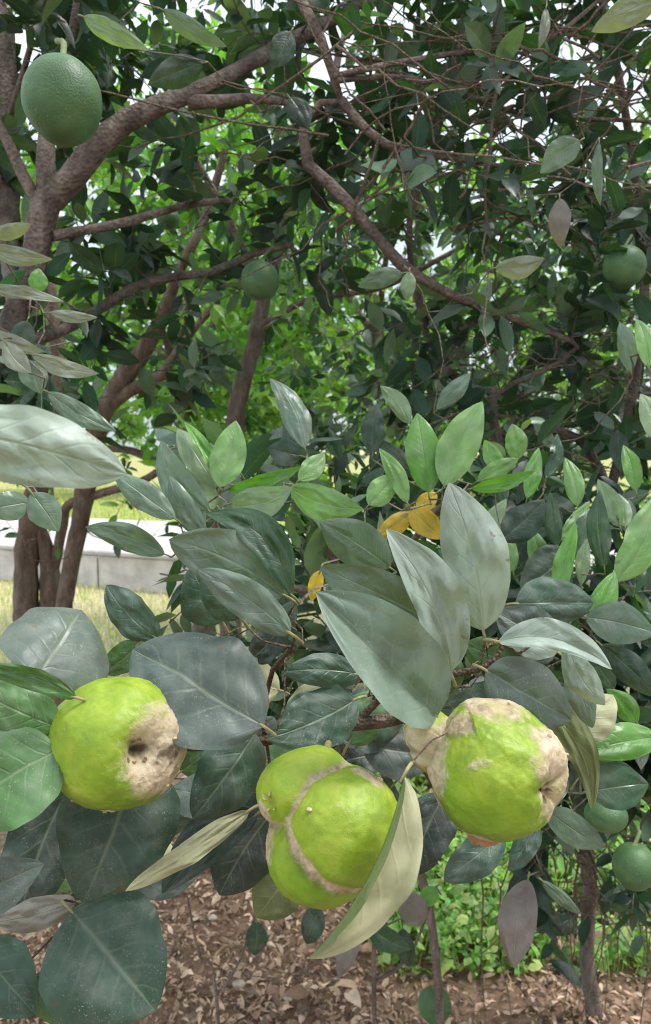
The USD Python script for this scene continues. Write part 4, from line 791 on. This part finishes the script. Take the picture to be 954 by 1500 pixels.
sl = [smooth_path(np.array([[*(P(560, 1490, 1.1) * [1, 1, 0]), .004], [*P(548, 1440, 1.06), .0035], [*P(552, 1380, 1.03), .003], [*P(566, 1320, 1.03), .002]]), .02),
      smooth_path(np.array([[*(P(330, 1490, 1.12) * [1, 1, 0]), .003], [*P(318, 1470, 1.1), .0026], [*P(292, 1400, 1.08), .0022], [*P(274, 1312, 1.06), .0014]]), .02),
      smooth_path(np.array([[*P(316, 1466, 1.1), .0022], [*P(350, 1410, 1.08), .0018], [*P(372, 1345, 1.06), .0013]]), .02),
      smooth_path(np.array([[*P(548, 1440, 1.06), .0028], [*P(600, 1400, 1.06), .0024], [*P(640, 1300, 1.08), .0014]]), .02)]
citrus_tree('seedling', P(560, 1490, 1.1) * [1, 1, 0], 'thin twiggy seedling with drooping leaves in the litter under the middle quince', sl, ['stem', 'stem', 'branch', 'branch'], [], 8, HEROES['S'], single_r=.0001)

# trees further back, in the open light
def far_tree(x, y, z0, h, rad, n, seed, label, cols, low=.9, singles=100, res=(4, 1), per=13, leaf=(.075, .12)):
    r = np.random.default_rng(seed); b = np.array([x, y, z0]); ls = [smooth_path(np.array([[*b, .09], [*(b + [.05, 0, h * .25]), .075], [*(b + [r.normal(0, .1), 0, h * .55]), .05], [*(b + [r.normal(0, .2), 0, h * .9]), .02]]), .06)]
    for _ in range(9):
        k = r.integers(len(ls[0]) // 4, len(ls[0]) * 3 // 4); a = ls[0][k]; az = r.uniform(0, 6.28); e = a[:3] + np.array([math.cos(az), math.sin(az), r.uniform(.1, .7)]) * rad * r.uniform(.5, .9)
        ls.append(smooth_path(np.array([a * [1, 1, 1, .6], [*((a[:3] + e) / 2 + [0, 0, .12 * rad]), a[3] * .4], [*e, .012]]), .06))
    u = unit(r.normal(0, 1, (n, 3))) * r.uniform(.35, 1, (n, 1)) ** .5; c = b + [0, 0, (h + low) / 2]; att = [q for q in c + u * [rad, rad, (h - low) / 2 * 1.08]]
    return citrus_tree('citrus_tree', b, label, ls, ['trunk'] + ['branch'] * 9, att, seed, (), dmin=2.5, cols=cols, res=res, per=per, leaf=leaf, twig_r=.0025, clear=False, shoot=(.2, .4), singles=singles, single_r=.012)
far_tree(-.85, 4.9, 0, 3.9, 1.3, 760, 41, 'sunlit citrus tree beyond the curved bough, bright green through the gap under it', ('fb', 'fy', 'fb', 'cb'), low=1.42)
far_tree(.35, 5.0, 0, 3.6, 1.4, 560, 42, 'leafy citrus tree filling the middle distance behind the slim brown trunk', ('fb', 'cm', 'fb', 'fy'), low=.5)
far_tree(2.4, 4.6, 0, 3.9, 1.5, 560, 43, 'dense citrus tree in the distance behind the tangle of dry twigs', ('cm', 'fb', 'cm', 'fy'), low=.3)
far_tree(-4.6, 6.0, 0, 4.3, 1.5, 420, 44, 'citrus tree at the far edge behind the several brown stems', ('fb', 'cm', 'fy', 'cb'), low=1.5)
fr_ = np.random.default_rng(50)
for (x, y, h, rad, lab) in ((-5.5, 14.5, 4.2, 2.4, 'broad far tree past the grass bank at the edge of view'), (-1.2, 15.5, 4.8, 2.6, 'far tree past the grass bank between the stems and the upright shoots'), (3.0, 13.5, 4.6, 2.6, 'far tree in the depth behind the dense citrus tree')):
    far_tree(x, y, .3, h, rad, 420, int(60 + x), lab, ('fb', 'fy', 'fb', 'cb'), low=.4, singles=0, per=14, leaf=(.14, .24))

# ------------------------------------------------------------------ leaves: those that show largest are parts of their tree, the rest one mass
ZB = np.full((1500 // 3 + 2, 954 // 3 + 2), 1e9); samples = []
for (t, g, mx) in VIS:
    if 'vs' not in g: samples.append(None); continue
    q = project(g['vs'].mean(1)); pts = [project(g['B'] * (1 - s) + g['T'] * s) for s in (.2, .4, .6, .8)]
    samples.append(pts)
    for p in pts:
        ok = (p[:, 0] > 0) & (p[:, 0] < 954) & (p[:, 1] > 0) & (p[:, 1] < 1490) & (p[:, 2] > 0)
        L = np.linalg.norm(g['T'] - g['B'], axis=1) * FPX / np.maximum(p[:, 2], .05) * .10
        for dx in (-1, 0, 1):
            for dy in (-1, 0, 1):
                iy = np.clip((p[ok, 1] + dy * L[ok]) // 3, 0, 500).astype(int); ix = np.clip((p[ok, 0] + dx * L[ok]) // 3, 0, 318).astype(int); np.minimum.at(ZB, (iy, ix), p[ok, 2])
for (t, g, mx), pts in zip(VIS, samples):
    if pts is None: continue
    N = len(g['B']); vis = np.zeros(N); bx = project(g['B'])[:, :2]; tx = project(g['T'])[:, :2]
    for p in pts:
        ok = (p[:, 0] > 0) & (p[:, 0] < 954) & (p[:, 1] > 0) & (p[:, 1] < 1490) & (p[:, 2] > 0); iy = np.clip(p[:, 1] // 3, 0, 500).astype(int); ix = np.clip(p[:, 0] // 3, 0, 318).astype(int)
        vis += ok & (p[:, 2] <= ZB[iy, ix] + .03)
    size = FPX / np.maximum(pts[1][:, 2], .05) * np.linalg.norm(g['T'] - g['B'], axis=1)
    score = np.where(size > 10, vis * (np.linalg.norm(tx - bx, axis=1) + .3 * size), 0); top = np.argsort(-score)[:max(0, mx)]; top = top[score[top] > 12]
    rest = np.setdiff1d(np.arange(N), top); nv = g['vs'].shape[1]
    und = lambda c: np.clip(c * 1.1 + [.025, .05, .038], 0, 1)
    for i in top:
        c = rep(g['col'][i], nv); obj('leaf', (g['vs'][i], g['f']), 'citrus_leaf', t, smooth=True, attrs={'leaf_uv': g['uv'][i], 'leaf_color': c, 'under_color': und(c)})
    if len(rest):
        v = g['vs'][rest].reshape(-1, 3); f = (np.arange(len(rest))[:, None, None] * nv + g['f']).reshape(-1, 3); c = np.repeat(g['col'][rest], nv, 0)
        tag(put_leaves('foliage', v, f, g['uv'][rest].reshape(-1, 3), c, 'foliage_leaf', t, und(c)), kind='stuff')
